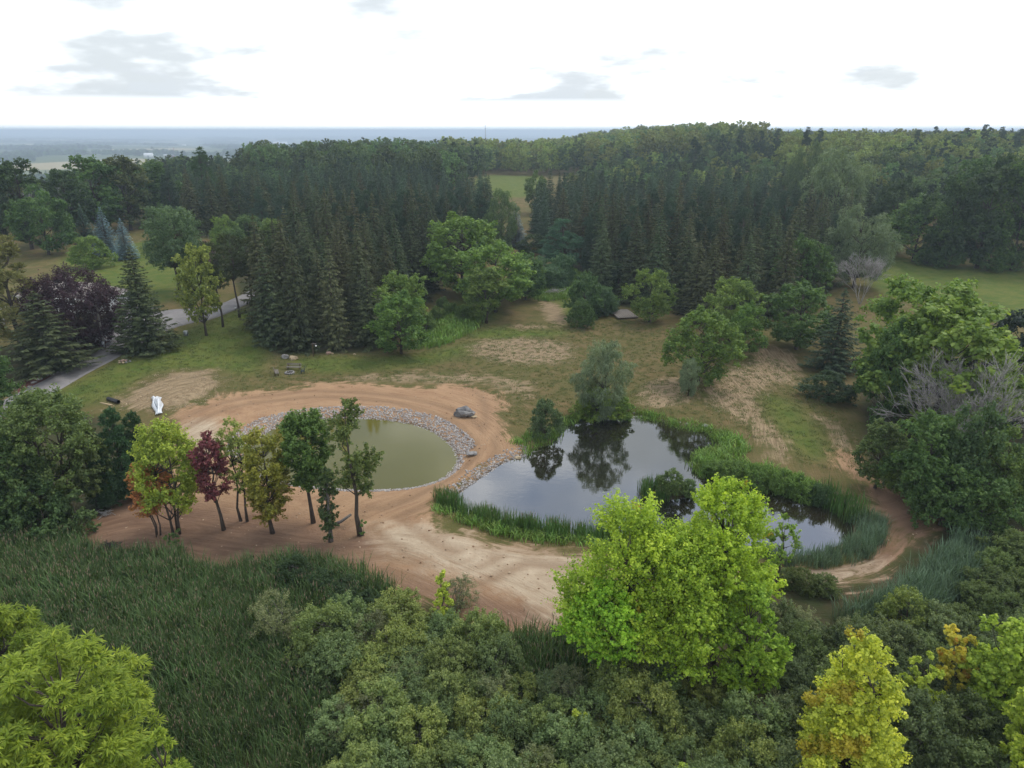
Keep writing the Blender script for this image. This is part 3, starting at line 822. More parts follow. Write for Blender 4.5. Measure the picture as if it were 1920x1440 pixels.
def conifer(rng, H=20.0, R=3.4, levels=36, droop=0.30, curl=0.30, spray=0.75, sw=0.26, dens=7.0, base=0.03, power=0.82, tier=False, ragged=0.3, dead=0):
    wood, crown = Geo(), Geo()
    q = np.linspace(0, 1, 6)
    wood.tube(np.column_stack([0.02 * H * np.sin(q * 2) * 0.3, 0 * q, -0.3 + q * (H * 0.985 + 0.3)]), 0.016 * H * (1 - 0.93 * q), 6)
    CP, CA, CN, CL, CW, CV = [], [], [], [], [], []
    for i in range(levels):
        t = (i + rng.uniform(0, 0.6 if not tier else 0.15)) / levels
        z = H * (base + (1 - base) * t * 0.985)
        Lb = R * (1 - t) ** power + 0.10
        nb = int(5 + 4 * (1 - t)) if not tier else int(7 + 6 * (1 - t))
        a0 = rng.uniform(0, 6.28)
        for b in range(nb):
            L = Lb * rng.uniform(1 - ragged, 1.12); th = a0 + 6.283 * b / nb + rng.normal(0, 0.18)
            out = np.array([math.cos(th), math.sin(th), 0]); lat = np.array([-math.sin(th), math.cos(th), 0])
            n = max(5, int(3 + L * dens)); s = np.sort(rng.uniform(0.12, 1.0, n)) ** 0.85
            dz = L * (-droop * s + curl * s ** 2.4) + (0.35 - t) * 0
            sgn = np.where(rng.uniform(size=n) < 0.5, -1.0, 1.0)
            wid = L * 0.34 * (1.05 - s) + 0.06
            off = sgn * rng.uniform(0, 1, n) * wid
            c = out * (s * L)[:, None] + lat * off[:, None]; c[:, 2] += z + dz - np.abs(off) * (0.10 if tier else 0.30)
            ax = out * 0.75 + lat * (sgn * rng.uniform(0.2, 0.9, n))[:, None]; ax[:, 2] += rng.uniform(-1.25, 0.0, n) if not tier else rng.uniform(-0.15, 0.25, n)
            nr = np.array([0, 0, 1.0]) + out * (0.0 if tier else 0.6) + rng.normal(size=(n, 3)) * (0.42 if tier else 0.6)
            CP.append(c); CA.append(ax); CN.append(nr)
            CL.append(spray * rng.uniform(0.6, 1.2, n) * (0.55 + 0.45 * (1 - t))); CW.append(sw * rng.uniform(0.7, 1.25, n))
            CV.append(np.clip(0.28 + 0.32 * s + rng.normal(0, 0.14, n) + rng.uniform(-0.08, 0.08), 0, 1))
            if b % 3 == 0 and L > 0.8:
                wood.tube(np.array([[0, 0, z], out * L * 0.5 + [0, 0, z - droop * L * 0.4], out * L * 0.9 + [0, 0, z + L * (-droop * .9 + curl * .78)]]), np.array([0.05, 0.03, 0.012]) * (0.5 + L / 4), 4)
    n = 14
    CP.append(np.column_stack([rng.normal(0, 0.08, n), rng.normal(0, 0.08, n), H * rng.uniform(0.955, 1.0, n)]))
    CA.append(np.column_stack([rng.normal(0, .5, n), rng.normal(0, .5, n), np.ones(n)])); CN.append(rng.normal(size=(n, 3)))
    CL.append(np.full(n, spray * 0.6)); CW.append(np.full(n, sw * 0.55)); CV.append(np.full(n, 0.6))
    crown.cards(np.vstack(CP), np.vstack(CA), unit(np.vstack(CN)), np.concatenate(CL), np.concatenate(CW), np.concatenate(CV), fold=-0.10)
    for _ in range(dead):
        th = rng.uniform(0, 6.28); z = H * rng.uniform(0.15, 0.75); L = R * rng.uniform(0.8, 1.2) * (1 - z / H) ** .5
        o = np.array([math.cos(th), math.sin(th), 0])
        wood.tube(np.array([[0, 0, z], o * L * .6 + [0, 0, z + .1], o * L + [0, 0, z - 0.15 * L]]), [0.06, 0.04, 0.015], 4)
    return wood, crown

def bare(rng, H=9.0, R=4.0, stems=6, depth=4, r0=0.16):
    """leafless branching wood"""
    g = Geo()
    def grow_(p, d, L, r, k):
        e = p + d * L; mid = (p + e) / 2 + rng.normal(0, 0.05 * L, 3)
        g.tube(np.array([p, mid, e]), [r, r * 0.82, r * 0.6], 4)
        if k == 0: return
        for _ in range(rng.integers(2, 5)):
            nd_ = unit(d + rng.normal(0, 0.36, 3) + np.array([0, 0, 0.10]))
            q = p + (e - p) * rng.uniform(0.45, 1.0)
            grow_(q, nd_, L * rng.uniform(0.55, 0.85), max(r * 0.5, 0.017), k - 1)
    for s in range(stems):
        th = 6.283 * s / stems + rng.uniform(-.3, .3)
        d = unit(np.array([math.cos(th) * R / H * 1.1, math.sin(th) * R / H * 1.1, 1.0]))
        grow_(np.array([math.cos(th) * .12, math.sin(th) * .12, -0.2]), d, H * 0.36, r0, depth)
    return g

class Kind:
    """a few sample trees of one kind that many individuals share"""
    def __init__(s, name, samples, H, R, leaf='leaf', bark='bark'):
        s.H, s.R = H, R
        s.pairs = [(w.mesh(name + '_trunk', [M[bark]]), c.mesh(name + '_crown', [M[leaf]])) for w, c in samples]
def plant(kind, p, h, w, color, name, label, group=None, cat='tree', variant=None, rz=None, depth=None):
    r = RNG.uniform(0, 6.28) if rz is None else rz
    pr = kind.pairs[RNG.integers(len(kind.pairs)) if variant is None else variant % len(kind.pairs)]
    s = w / 2 / kind.R
    e = thing(name, (p[0], p[1], p[2] - 0.05), label, cat, group, r, (s, s, h / kind.H))
    link('trunk', pr[0], e); link('crown', pr[1], e, color=color)
    return e
def r_(i): return np.random.default_rng(1000 + i)

K = {}
K['round'] = Kind('round', [broadleaf(r_(i), 12, 4.6, 0.07, 'round', 46, 12, 28, 0.33, lobe_r=0.25, sub_r=0.10) for i in range(4)], 12, 4.8)
K['dome'] = Kind('dome', [broadleaf(r_(10 + i), 9, 4.6, 0.02, 'dome', 48, 12, 26, 0.32, lobe_r=0.24, sub_r=0.10) for i in range(3)], 9, 4.8)
K['oval'] = Kind('oval', [broadleaf(r_(20 + i), 14, 3.8, 0.10, 'oval', 46, 12, 26, 0.34, lobe_r=0.28, sub_r=0.11) for i in range(3)], 14, 3.9)
K['willow'] = Kind('willow', [broadleaf(r_(30 + i), 10, 4.0, 0.04, 'oval', 60, 13, 30, 0.36, 0.22, lobe_r=0.28, style='willow') for i in range(2)], 10, 4.1)
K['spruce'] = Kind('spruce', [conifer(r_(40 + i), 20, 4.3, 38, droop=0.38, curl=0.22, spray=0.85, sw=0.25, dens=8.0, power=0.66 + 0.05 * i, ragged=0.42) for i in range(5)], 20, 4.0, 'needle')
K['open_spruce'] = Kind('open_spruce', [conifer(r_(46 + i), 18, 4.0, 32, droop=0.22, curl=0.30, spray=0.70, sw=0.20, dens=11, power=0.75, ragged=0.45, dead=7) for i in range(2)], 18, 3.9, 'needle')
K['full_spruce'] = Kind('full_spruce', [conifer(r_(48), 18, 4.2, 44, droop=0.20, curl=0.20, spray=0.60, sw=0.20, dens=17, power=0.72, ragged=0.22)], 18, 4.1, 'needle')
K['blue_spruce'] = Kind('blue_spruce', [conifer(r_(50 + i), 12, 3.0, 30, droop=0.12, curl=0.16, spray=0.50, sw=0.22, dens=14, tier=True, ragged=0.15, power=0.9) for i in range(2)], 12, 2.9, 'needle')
K['pine'] = Kind('pine', [broadleaf(r_(56 + i), 17, 3.6, 0.42, 'oval', 34, 9, 34, 0.46, 0.20, lobe_r=0.30, style='needle', up=0.5, trunk_r=0.24) for i in range(3)], 17, 3.7, 'needle')
K['full_pine'] = Kind('full_pine', [broadleaf(r_(60 + i), 18, 4.0, 0.10, 'cone', 54, 11, 28, 0.46, 0.20, lobe_r=0.27, style='needle', up=0.5, trunk_r=0.26) for i in range(2)], 18, 4.0, 'needle')
K['cedar'] = Kind('cedar', [broadleaf(r_(66 + i), 10, 2.6, 0.0, 'cone', 70, 12, 22, 0.28, 0.36, lobe_r=0.32, style='needle', up=0.7) for i in range(2)], 10, 2.7, 'needle')
K['shrub'] = Kind('shrub', [broadleaf(r_(70 + i), 3.4, 2.2, 0.02, 'dome', 40, 13, 34, 0.15, 0.55, lobe_r=0.27, sub_r=0.11, stems=5, trunk_r=0.09) for i in range(5)], 3.4, 2.35, 'leaf', 'bark_grey')
K['grey_shrub'] = Kind('grey_shrub', [broadleaf(r_(80 + i), 3.6, 2.2, 0.04, 'vase', 26, 10, 26, 0.14, 0.40, lobe_r=0.28, sub_r=0.12, stems=7, trunk_r=0.10, hollow=0.2) for i in range(3)], 3.6, 2.3, 'leaf', 'bark_grey')
K['far_round'] = Kind('far_round', [broadleaf(r_(90 + i), 18, 5.5, 0.12, 'round', 24, 7, 12, 0.85, lobe_r=0.30) for i in range(3)], 18, 5.7)
K['far_pine'] = Kind('far_pine', [broadleaf(r_(94 + i), 20, 4.2, 0.20, 'cone', 26, 7, 14, 0.95, 0.3, lobe_r=0.30, style='needle', up=0.5) for i in range(3)], 20, 4.2, 'needle')

# ------------------------------------------------------------------ foliage colours
DEEP = (0.032, 0.060, 0.018); MID = (0.050, 0.098, 0.022); FRESH = (0.098, 0.152, 0.026); LIME = (0.205, 0.285, 0.008); YEL = (0.30, 0.34, 0.018)
SPR = (0.034, 0.045, 0.020); SPR2 = (0.038, 0.050, 0.021); BLUE = (0.105, 0.160, 0.175); PURP = (0.034, 0.016, 0.024); RED = (0.150, 0.040, 0.045)
GREYG = (0.075, 0.105, 0.058); OLIVE = (0.080, 0.098, 0.026); TEAL = (0.045, 0.105, 0.050)

def T(kind, bx, by, top, w, color, name, label, group=None, cat='tree', **kw):
    p = G(bx, by)
    return plant(K[kind], p, height_for(p, top), width_for(p, w), color, name, label, group, cat, **kw)

# beside the house and the driveway
T('full_pine', 42, 660, 430, 165, (0.085, 0.085, 0.026), 'larch_tree', 'olive conifer with rusty top beside the house roof')
T('open_spruce', 95, 692, 545, 185, SPR2, 'spruce_tree', 'ragged spruce with drooping boughs in front of the house')
T('full_spruce', 276, 658, 462, 118, SPR2, 'spruce_tree', 'lone dark spruce standing between driveway and lawn')
T('blue_spruce', 203, 478, 388, 54, BLUE, 'blue_spruce', 'taller of two silvery blue spruces on the house lawn')
T('blue_spruce', 238, 486, 408, 46, BLUE, 'blue_spruce', 'shorter of two silvery blue spruces on the house lawn')
T('blue_spruce', 164, 462, 383, 42, (0.045, 0.08, 0.06), 'spruce_tree', 'dull green spruce beside the two blue spruces')
T('dome', 176, 503, 440, 70, FRESH, 'apple_tree', 'small round spreading tree on the house lawn')
T('oval', 387, 629, 455, 78, (0.150, 0.180, 0.028), 'young_tree', 'slim yellowish-green tree at the edge of the driveway', variant=1)
for u, v, tp in ((418, 613, 442), (449, 595, 430), (475, 580, 438), (500, 566, 425)):
    T('pine', u, v, tp, 66, SPR2, 'pine_tree', 'bare-stemmed pine in the row beside the driveway', 'pines in a row by the driveway')
T('round', 92, 478, 345, 108, MID, 'tree', 'bushy green tree at the wood edge behind the house lawn')
for i, (u, v, tp, w) in enumerate(((10, 470, 300, 90), (60, 468, 288, 95), (190, 440, 283, 100), (245, 432, 288, 90), (140, 452, 315, 80), (300, 418, 300, 80))):
    T('oval', u, v, tp, w, ((0.062, 0.078, 0.024), DEEP, MID)[i % 3], 'tall_tree', 'tall tree in the ragged wood behind the house lawn', 'tall trees behind the house lawn')
T('full_pine', 388, 400, 268, 62, DEEP, 'pine_tree', 'broad dark pine rising above the plantation with the valley behind')
T('oval', -6, 812, 648, 100, MID, 'cypress_tree', 'pale green tree at the lower bend of the driveway')
for u, v, tp, w in ((22, 462, 345, 70), (140, 448, 320, 50), (45, 430, 330, 60)):
    p = G(u, v); h = height_for(p, tp)
    e = thing('bare_tree', p, 'leafless grey tree in the ragged wood behind the house lawn', 'tree', 'leafless trees behind the house lawn', RNG.uniform(0, 6))
    link('trunk', bare(r_(200 + u), h, width_for(p, w) / 2, 3, 4, 0.11).mesh('bare', [M['dead_wood']]), e)
for i, (u, v, tp, w) in enumerate(((425, 470, 405, 60), (470, 462, 402, 70), (515, 470, 408, 60), (445, 500, 425, 60))):
    T('dome', u, v, tp, w, (FRESH, (0.07, 0.12, 0.04))[i % 2], 'small_tree', 'light green bushy tree in front of the plantation by the drive', 'light green trees by the drive')
T('dome', 385, 510, 455, 60, (0.06, 0.03, 0.035), 'purple_shrub', 'dull purple-leaved bush under the round shade tree', None, 'shrub')
T('open_spruce', 545, 520, 385, 70, (0.055, 0.062, 0.026), 'spruce_tree', 'olive-topped spruce at the near side of the plantation by the drive')

# lawn trees in the middle
T('round', 755, 622, 503, 104, FRESH, 'maple_tree', 'upper of two round green maples standing against the dark spruces')
T('round', 752, 664, 546, 114, (0.070, 0.135, 0.022), 'maple_tree', 'lower of two round green maples standing against the dark spruces')
T('round', 868, 556, 399, 152, (0.085, 0.150, 0.022), 'ash_tree', 'tallest of the bright green trees massed above the lawn')
T('round', 930, 585, 452, 150, (0.095, 0.160, 0.024), 'ash_tree', 'broad middle one of the bright green trees massed above the lawn')
T('round', 985, 562, 470, 80, MID, 'ash_tree', 'darker green tree at the bank end of the massed bright trees')
T('oval', 912, 606, 498, 78, FRESH, 'ash_tree', 'slim tree standing foremost of the massed bright green trees')
T('blue_spruce', 967, 462, 383, 46, (0.085, 0.115, 0.125), 'blue_spruce', 'lone grey-blue spruce in the gap between the plantations')
T('willow', 940, 470, 355, 62, (0.075, 0.12, 0.045), 'willow_tree', 'pale feathery tree in the gap between the plantations')
T('round', 905, 420, 372, 46, MID, 'tree', 'small dark tree at the near end of the distant meadow')
T('round', 1005, 400, 318, 50, (0.065, 0.105, 0.03), 'tree', 'single pale tree standing at the side of the distant meadow')
T('full_pine', 1054, 505, 403, 96, (0.040, 0.085, 0.045), 'white_pine', 'soft blue-green pine above the brush pile')
T('dome', 1000, 478, 440, 60, DEEP, 'shrub', 'dark bush at the foot of the blue-green pine', None, 'shrub')
T('dome', 1096, 594, 512, 72, (0.05, 0.10, 0.03), 'small_tree', 'larger of two small trees beside the brush pile')
T('dome', 1090, 614, 562, 52, MID, 'small_tree', 'smaller of two small trees beside the brush pile')
T('round', 1217, 604, 499, 84, FRESH, 'maple_tree', 'young green maple behind the wooden platform')
T('dome', 1160, 548, 489, 64, (0.030, 0.052, 0.022), 'shrub', 'dark bush at the foot of the spruces behind the platform', None, 'shrub')
T('round', 1366, 640, 515, 108, FRESH, 'maple_tree', 'hindmost of three green maples at the corner of the lawn')
T('round', 1392, 668, 566, 78, (0.070, 0.130, 0.020), 'maple_tree', 'smallest of three green maples at the corner of the lawn')
T('round', 1310, 720, 577, 126, (0.085, 0.140, 0.022), 'maple_tree', 'foremost and broadest of three green maples at the corner of the lawn', variant=2, rz=1.0)
T('willow', 1290, 742, 672, 44, (0.13, 0.17, 0.10), 'young_willow', 'thin grey-green sapling in front of the three maples')
T('round', 1494, 575, 441, 96, MID, 'tree', 'round dark green tree at the edge of the right-hand spruces'.replace('right-hand ', 'hill '))
T('round', 1492, 655, 525, 136, (0.055, 0.108, 0.022), 'tree', 'wide green tree at the top of the bare slope')
T('willow', 1600, 540, 384, 118, (0.090, 0.125, 0.068), 'poplar_tree', 'grey-green tree with loose crown beside the side meadow')
T('willow', 1560, 450, 272, 140, (0.090, 0.125, 0.060), 'poplar_tree', 'tall grey-green tree rising among the hill spruces')
T('willow', 1500, 420, 262, 70, (0.060, 0.092, 0.040), 'poplar_tree', 'slender grey-green tree behind the tall loose-crowned one')
T('open_spruce', 1562, 694, 540, 124, (0.035, 0.055, 0.030), 'spruce_tree', 'ragged spruce with broken pale branches beside the slope')
T('round', 1700, 770, 505, 210, (0.100, 0.165, 0.022), 'walnut_tree', 'hinder of two great spreading green trees by the side meadow', variant=0)
T('round', 1745, 815, 548, 270, (0.108, 0.170, 0.024), 'walnut_tree', 'larger and nearer of two great spreading green trees by the side meadow', variant=2)
T('round', 1650, 800, 600, 110, MID, 'tree', 'green tree against the flank of the great spreading trees')
T('dome', 1553, 748, 700, 98, (0.030, 0.058, 0.022), 'yew_bush', 'low dark clipped-looking bush at the edge of the bare slope', None, 'shrub')
T('oval', 1640, 915, 785, 82, (0.075, 0.110, 0.030), 'small_tree', 'conical olive tree beside the track round the dark pond')
T('round', 1885, 790, 575, 165, (0.026, 0.042, 0.034), 'dark_maple', 'very dark blue-green tree over the short drive')
T('round', 1712, 490, 366, 118, (0.062, 0.115, 0.024), 'tree', 'rounded green tree at the corner of the side meadow')
for i, (u, v, tp, w) in enumerate(((1770, 500, 325, 100), (1830, 503, 300, 110), (1895, 506, 290, 120), (1950, 510, 300, 110), (1670, 470, 330, 90), (1800, 470, 290, 100), (1870, 470, 275, 100))):
    T('oval' if i % 2 else 'round', u, v, tp, w, (DEEP, (0.036, 0.062, 0.024), MID)[i % 3], 'tall_tree', 'tall dark tree in the wood edge behind the side meadow', 'tall trees behind the side meadow')
for u, v, tp, w in ((1775, 502, 462, 60), (1850, 507, 458, 70), (1905, 508, 470, 50), (1740, 497, 470, 45)):
    T('dome', u, v, tp, w, MID, 'shrub', 'low bush along the wood edge behind the side meadow', 'low bushes behind the side meadow', 'shrub')
for i, (u, v, tp, w) in enumerate(((1720, 950, 770, 140), (1800, 960, 765, 140), (1858, 975, 800, 130), (1760, 985, 870, 120), (1905, 960, 830, 110), (1690, 925, 830, 90), (1830, 1000, 880, 120))):
    T('dome' if i % 2 else 'round', u, v, tp, w, ((0.060, 0.115, 0.026), (0.050, 0.090, 0.030), (0.075, 0.120, 0.022))[i % 3], 'thicket_tree',
      'bushy tree in the thicket below the leafless grey tree', 'thicket trees below the leafless tree')
p = G(1788, 880); h = height_for(p, 652)
e = thing('dead_tree', p, 'leafless grey many-stemmed tree rising out of the thicket', 'tree')
link('trunk', bare(r_(333), h, width_for(p, 150) / 2, 8, 5, 0.11).mesh('dead_tree', [M['dead_wood']]), e)
p = G(1612, 570); h = height_for(p, 462)
e = thing('dead_tree', p, 'twiggy half-dead grey tree at the corner of the side meadow', 'tree')
link('trunk', bare(r_(334), h, width_for(p, 70) / 2, 4, 5, 0.08).mesh('dead_tree', [M['dead_wood']]), e)

for i, (u, v, tp, w) in enumerate(((1385, 320, 238, 34), (1420, 315, 240, 30), (1452, 318, 234, 32), (1505, 320, 233, 34), (1530, 310, 236, 30), (1350, 325, 246, 30), (1300, 330, 252, 34), (1715, 300, 238, 34), (1745, 298, 232, 30), (1800, 300, 236, 36), (1838, 296, 228, 32), (1868, 300, 234, 34), (1900, 300, 238, 34))):
    T('full_pine', u, v, tp, w, (0.030, 0.048, 0.028), 'pine_tree', 'dark pine standing out against the sky on the wooded hill', 'pines on the hill skyline')

# at the dark pond
T('willow', 1130, 786, 640, 106, (0.120, 0.160, 0.090), 'willow_tree', 'silvery willow standing alone on the bank of the dark pond', variant=0)
T('dome', 1118, 786, 728, 84, (0.115, 0.180, 0.022), 'shrub', 'bright green bush under the silvery willow', None, 'shrub')
T('dome', 1160, 786, 742, 60, (0.100, 0.170, 0.024), 'shrub', 'small bright bush at the water beside the silvery willow', None, 'shrub')
T('dome', 1022, 820, 748, 58, (0.070, 0.110, 0.045), 'willow_bush', 'round willow bush at the corner of the dark pond', None, 'shrub')
T('dome', 1258, 930, 882, 56, (0.085, 0.135, 0.036), 'shrub', 'rounded bush on the reedy islet', None, 'shrub')
T('dome', 1290, 932, 898, 34, (0.080, 0.130, 0.036), 'shrub', 'low bush trailing off the end of the reedy islet', None, 'shrub')
for u, v, tp, w in ((1372, 900, 862, 60), (1420, 915, 868, 62), (1462, 922, 880, 55), (1500, 935, 890, 60), (1340, 888, 862, 52), (1535, 945, 905, 50)):
    T('shrub', u, v, tp, w, ((0.085, 0.150, 0.026), (0.045, 0.088, 0.030))[int(u) % 2], 'shrub', 'leafy bush in the bank growth between slope and dark pond', 'bushes on the far bank of the dark pond', 'shrub')

# ------------------------------------------------------------------ trees built one by one, near the camera
def near_tree(bx, by, top, w, color, name, label, group=None, leafmat='leaf', bark='bark', cat='tree', seed=0, lean_px=None, **kw):
    p = G(bx, by); h = height_for(p, top); R = width_for(p, w) / 2
    if lean_px is not None: kw['lean'] = width_for(p, lean_px) / h
    wd_, cr = broadleaf(r_(seed), h * 0.97, R * 0.86, **kw)
    e = thing(name, (p[0], p[1], p[2] - 0.05), label, cat, group)
    link('trunk', wd_.mesh('trunk', [M[bark]]), e); link('crown', cr.mesh('crown', [M[leafmat]]), e, color=color)
    return e
near_tree(157, 652, 494, 172, PURP, 'purple_maple', 'dark purple-leaved maple beside the utility pole', seed=300, base=0.02, lobes=120, subs=12, leaves=24, prof='round', leaf=0.28, lobe_r=0.25, sub_r=0.1)
near_tree(338, 548, 370, 136, (0.062, 0.105, 0.045), 'maple_tree', 'big round-crowned shade tree behind the rail fence', seed=299, base=0.24, lobes=80, subs=12, leaves=26, prof='round', leaf=0.34, lobe_r=0.25, sub_r=0.1)
MAPLE = dict(prof='oval', leaf=0.165, aspect=0.85, lobe_r=0.27, sub_r=0.075, up=0.9, shoot=3.2, hollow=0.55)
near_tree(1172, 1262, 918, 290, LIME, 'maple_tree', 'pond-side half of the great lime-green maple clump', seed=301, base=0.22, lobes=58, subs=18, leaves=46, stems=2, autumn=0.006, **dict(MAPLE, prof='cone'))
near_tree(1335, 1235, 886, 205, (0.210, 0.315, 0.005), 'maple_tree', 'tallest tree of the great lime-green maple clump', seed=302, base=0.20, lobes=58, subs=18, leaves=46, stems=2, autumn=0.008, **MAPLE)
near_tree(1262, 1275, 975, 250, (0.185, 0.275, 0.008), 'maple_tree', 'middle tree of the great lime-green maple clump', seed=303, base=0.25, lobes=46, subs=18, leaves=46, stems=2, **dict(MAPLE, prof='cone'))
near_tree(1128, 1308, 1098, 150, (0.175, 0.310, 0.006), 'maple_tree', 'low leaning stem of the maple clump over the reeds', seed=304, base=0.42, lobes=36, subs=14, leaves=50, stems=2, **MAPLE)
near_tree(1390, 1330, 1085, 130, (0.160, 0.255, 0.010), 'maple_tree', 'low skirt tree of the maple clump towards the willow scrub', seed=305, base=0.12, lobes=50, subs=14, leaves=46, stems=2, **MAPLE)
near_tree(1455, 1105, 960, 70, (0.130, 0.215, 0.020), 'maple_sapling', 'thin open sapling between maple clump and reed bed', seed=306, base=0.15, lobes=16, subs=9, leaves=20, **MAPLE)
near_tree(1566, 1530, 1162, 245, YEL, 'yellow_maple', 'yellow young maple standing in the scrub', seed=307, base=0.10, lobes=84, subs=14, leaves=46, stems=2, shoot=1.8, autumn_zone=lambda q: 0.55 * (q[:, 0] < -0.15) * (np.sin(q[:, 2] * 21 + q[:, 1] * 6) > 0.55),
          prof='cone', leaf=0.16, aspect=0.85, lobe_r=0.24, sub_r=0.085, up=0.4)
near_tree(1770, 1335, 1165, 85, (0.34, 0.31, 0.02), 'yellow_sapling', 'open golden sapling in the scrub', seed=308, base=0.25, lobes=26, subs=10, leaves=28, stems=3, prof='vase', leaf=0.20, aspect=0.8, lobe_r=0.22, sub_r=0.1, autumn=0.1)
near_tree(1712, 1370, 1212, 75, (0.24, 0.30, 0.02), 'yellow_sapling', 'yellow-green sapling next to the open golden one', seed=309, base=0.12, lobes=26, subs=10, leaves=28, stems=2, prof='oval', leaf=0.20, aspect=0.8, lobe_r=0.24, sub_r=0.1)
near_tree(1860, 1370, 1135, 140, (0.20, 0.275, 0.018), 'maple_tree', 'yellow-green maple above the scrub beside the golden saplings', seed=310, base=0.12, lobes=60, subs=12, leaves=34, stems=2, prof='oval', leaf=0.20, aspect=0.85, lobe_r=0.25, sub_r=0.1)
near_tree(1915, 1520, 1255, 150, (0.24, 0.30, 0.018), 'maple_tree', 'yellow-green maple rising from the lowest corner of the scrub', seed=311, base=0.12, lobes=60, subs=12, leaves=34, stems=2, prof='oval', leaf=0.19, aspect=0.85, lobe_r=0.25, sub_r=0.1)
near_tree(1265, 1540, 1412, 80, (0.20, 0.27, 0.02), 'maple_sapling', 'low yellow-green sapling among the dogwood scrub', seed=312, base=0.1, lobes=18, subs=9, leaves=26, prof='oval', leaf=0.18, aspect=0.85)
near_tree(1085, 1420, 1320, 55, (0.22, 0.27, 0.02), 'maple_sapling', 'small sapling with an orange tip among the scrub', seed=313, base=0.1, lobes=12, subs=8, leaves=24, prof='oval', leaf=0.17, aspect=0.85, autumn=0.12)
near_tree(832, 1190, 1062, 60, (0.26, 0.31, 0.02), 'maple_sapling', 'little yellow sapling at the edge of the bare ground', seed=314, base=0.10, lobes=20, subs=8, leaves=26, prof='cone', leaf=0.16, aspect=0.85, lobe_r=0.36)
near_tree(1690, 1200, 1100, 120, (0.115, 0.150, 0.028), 'hawthorn_tree', 'flat-topped olive tree behind the golden saplings', seed=315, base=0.1, lobes=30, subs=10, leaves=28, prof='dome', leaf=0.18, aspect=0.6)
ASH = dict(style='rosette', leaf=0.34, aspect=0.22, lobe_r=0.24, sub_r=0.085, up=0.5)
near_tree(60, 1470, 1108, 260, (0.135, 0.190, 0.008), 'walnut_tree', 'hinder bright green tree with long leaflets over the cattail marsh', seed=321, base=0.12, lobes=90, subs=15, leaves=36, prof='round', **ASH)
near_tree(185, 1600, 1170, 330, (0.150, 0.205, 0.008), 'walnut_tree', 'nearer bright green tree with long leaflets over the cattail marsh', seed=322, base=0.12, lobes=110, subs=16, leaves=32, prof='round', **ASH)
near_tree(20, 1640, 1260, 170, (0.140, 0.195, 0.008), 'walnut_tree', 'bright green tree below the two large ones by the marsh', seed=323, base=0.1, lobes=44, subs=12, leaves=32, prof='round', **ASH)
near_tree(345, 1640, 1330, 130, (0.150, 0.205, 0.008), 'walnut_tree', 'low outer bough tree of the marsh-side walnuts', seed=324, base=0.08, lobes=30, subs=12, leaves=32, prof='dome', **ASH)

near_tree(70, 990, 830, 100, (0.070, 0.112, 0.026), 'locust_tree', 'olive middle tree of the clump above the cattail marsh', seed=357, base=0.1, lobes=34, subs=12, leaves=30, prof='oval', lobe_r=0.30, leaf=0.24, aspect=0.7, shoot=1.5)

# row of slim trees on the bare bank of the new pond
SL = dict(leaf=0.20, aspect=0.8, sub_r=0.12, shoot=2.0)
near_tree(332, 1000, 780, 122, (0.195, 0.250, 0.020), 'maple_tree', 'yellow-green maple with upswept limbs on the bare bank', seed=331, base=0.16, lobes=60, subs=13, leaves=30, stems=3, prof='oval', lobe_r=0.24, up=0.8, **SL)
near_tree(296, 1004, 862, 82, (0.300, 0.125, 0.030), 'maple_tree', 'rusty orange tree tucked behind the yellow-green maple', seed=332, base=0.30, lobes=34, subs=11, leaves=26, stems=3, prof='vase', lobe_r=0.28, **SL)
near_tree(420, 994, 798, 66, RED, 'red_maple', 'slim wine-red maple on the bare bank', seed=333, base=0.30, lobes=34, subs=11, leaves=26, prof='oval', lobe_r=0.28, lean_px=-14, bark='bark', **SL)
near_tree(458, 977, 772, 74, (0.165, 0.205, 0.045), 'maple_tree', 'thin pale maple with see-through crown on the bare bank', seed=334, base=0.28, lobes=36, subs=8, leaves=15, stems=2, prof='oval', lobe_r=0.30, **SL)
near_tree(512, 1000, 780, 92, (0.185, 0.185, 0.020), 'maple_tree', 'maple turning green, orange and red from top to foot', seed=335, base=0.10, lobes=54, subs=12, leaves=28, prof='oval', lobe_r=0.28, leafmat='leaf_red',
          autumn_zone=lambda q: np.clip(0.70 - q[:, 2] * 1.3, 0, 1) * (np.sin(q[:, 0] * 7 + q[:, 1] * 5) > -0.2) * 0.9, **SL)
near_tree(588, 980, 742, 98, (0.072, 0.128, 0.022), 'maple_tree', 'full green maple with tall bare trunk on the bare bank', seed=336, base=0.30, lobes=60, subs=13, leaves=30, prof='oval', lobe_r=0.27, up=0.7, **SL)
near_tree(676, 1002, 718, 92, (0.085, 0.122, 0.026), 'poplar_tree', 'tall thin tree with broken crown closing the row on the bank', seed=337, base=0.26, lobes=15, subs=18, leaves=34, prof='oval', lobe_r=0.44, lean_px=-16, hollow=0.5, **SL)
near_tree(620, 1014, 862, 40, (0.055, 0.085, 0.026), 'ivy_snag', 'leaning dead trunk smothered in vines', seed=338, base=0.02, lobes=40, subs=8, leaves=20, prof='oval', lobe_r=0.5, sub_r=0.2, leaf=0.17, aspect=0.8, bark='bark_grey', trunk_r=0.22)
near_tree(335, 1035, 990, 40, (0.07, 0.12, 0.03), 'sapling', 'knee-high green sapling at the foot of the yellow-green maple', seed=339, base=0.05, lobes=8, subs=6, leaves=18, leaf=0.16)
near_tree(682, 1004, 972, 22, (0.09, 0.15, 0.03), 'sapling', 'green sprouts at the foot of the tall thin tree', seed=340, base=0.05, lobes=6, subs=6, leaves=16, leaf=0.15, cat='shrub')

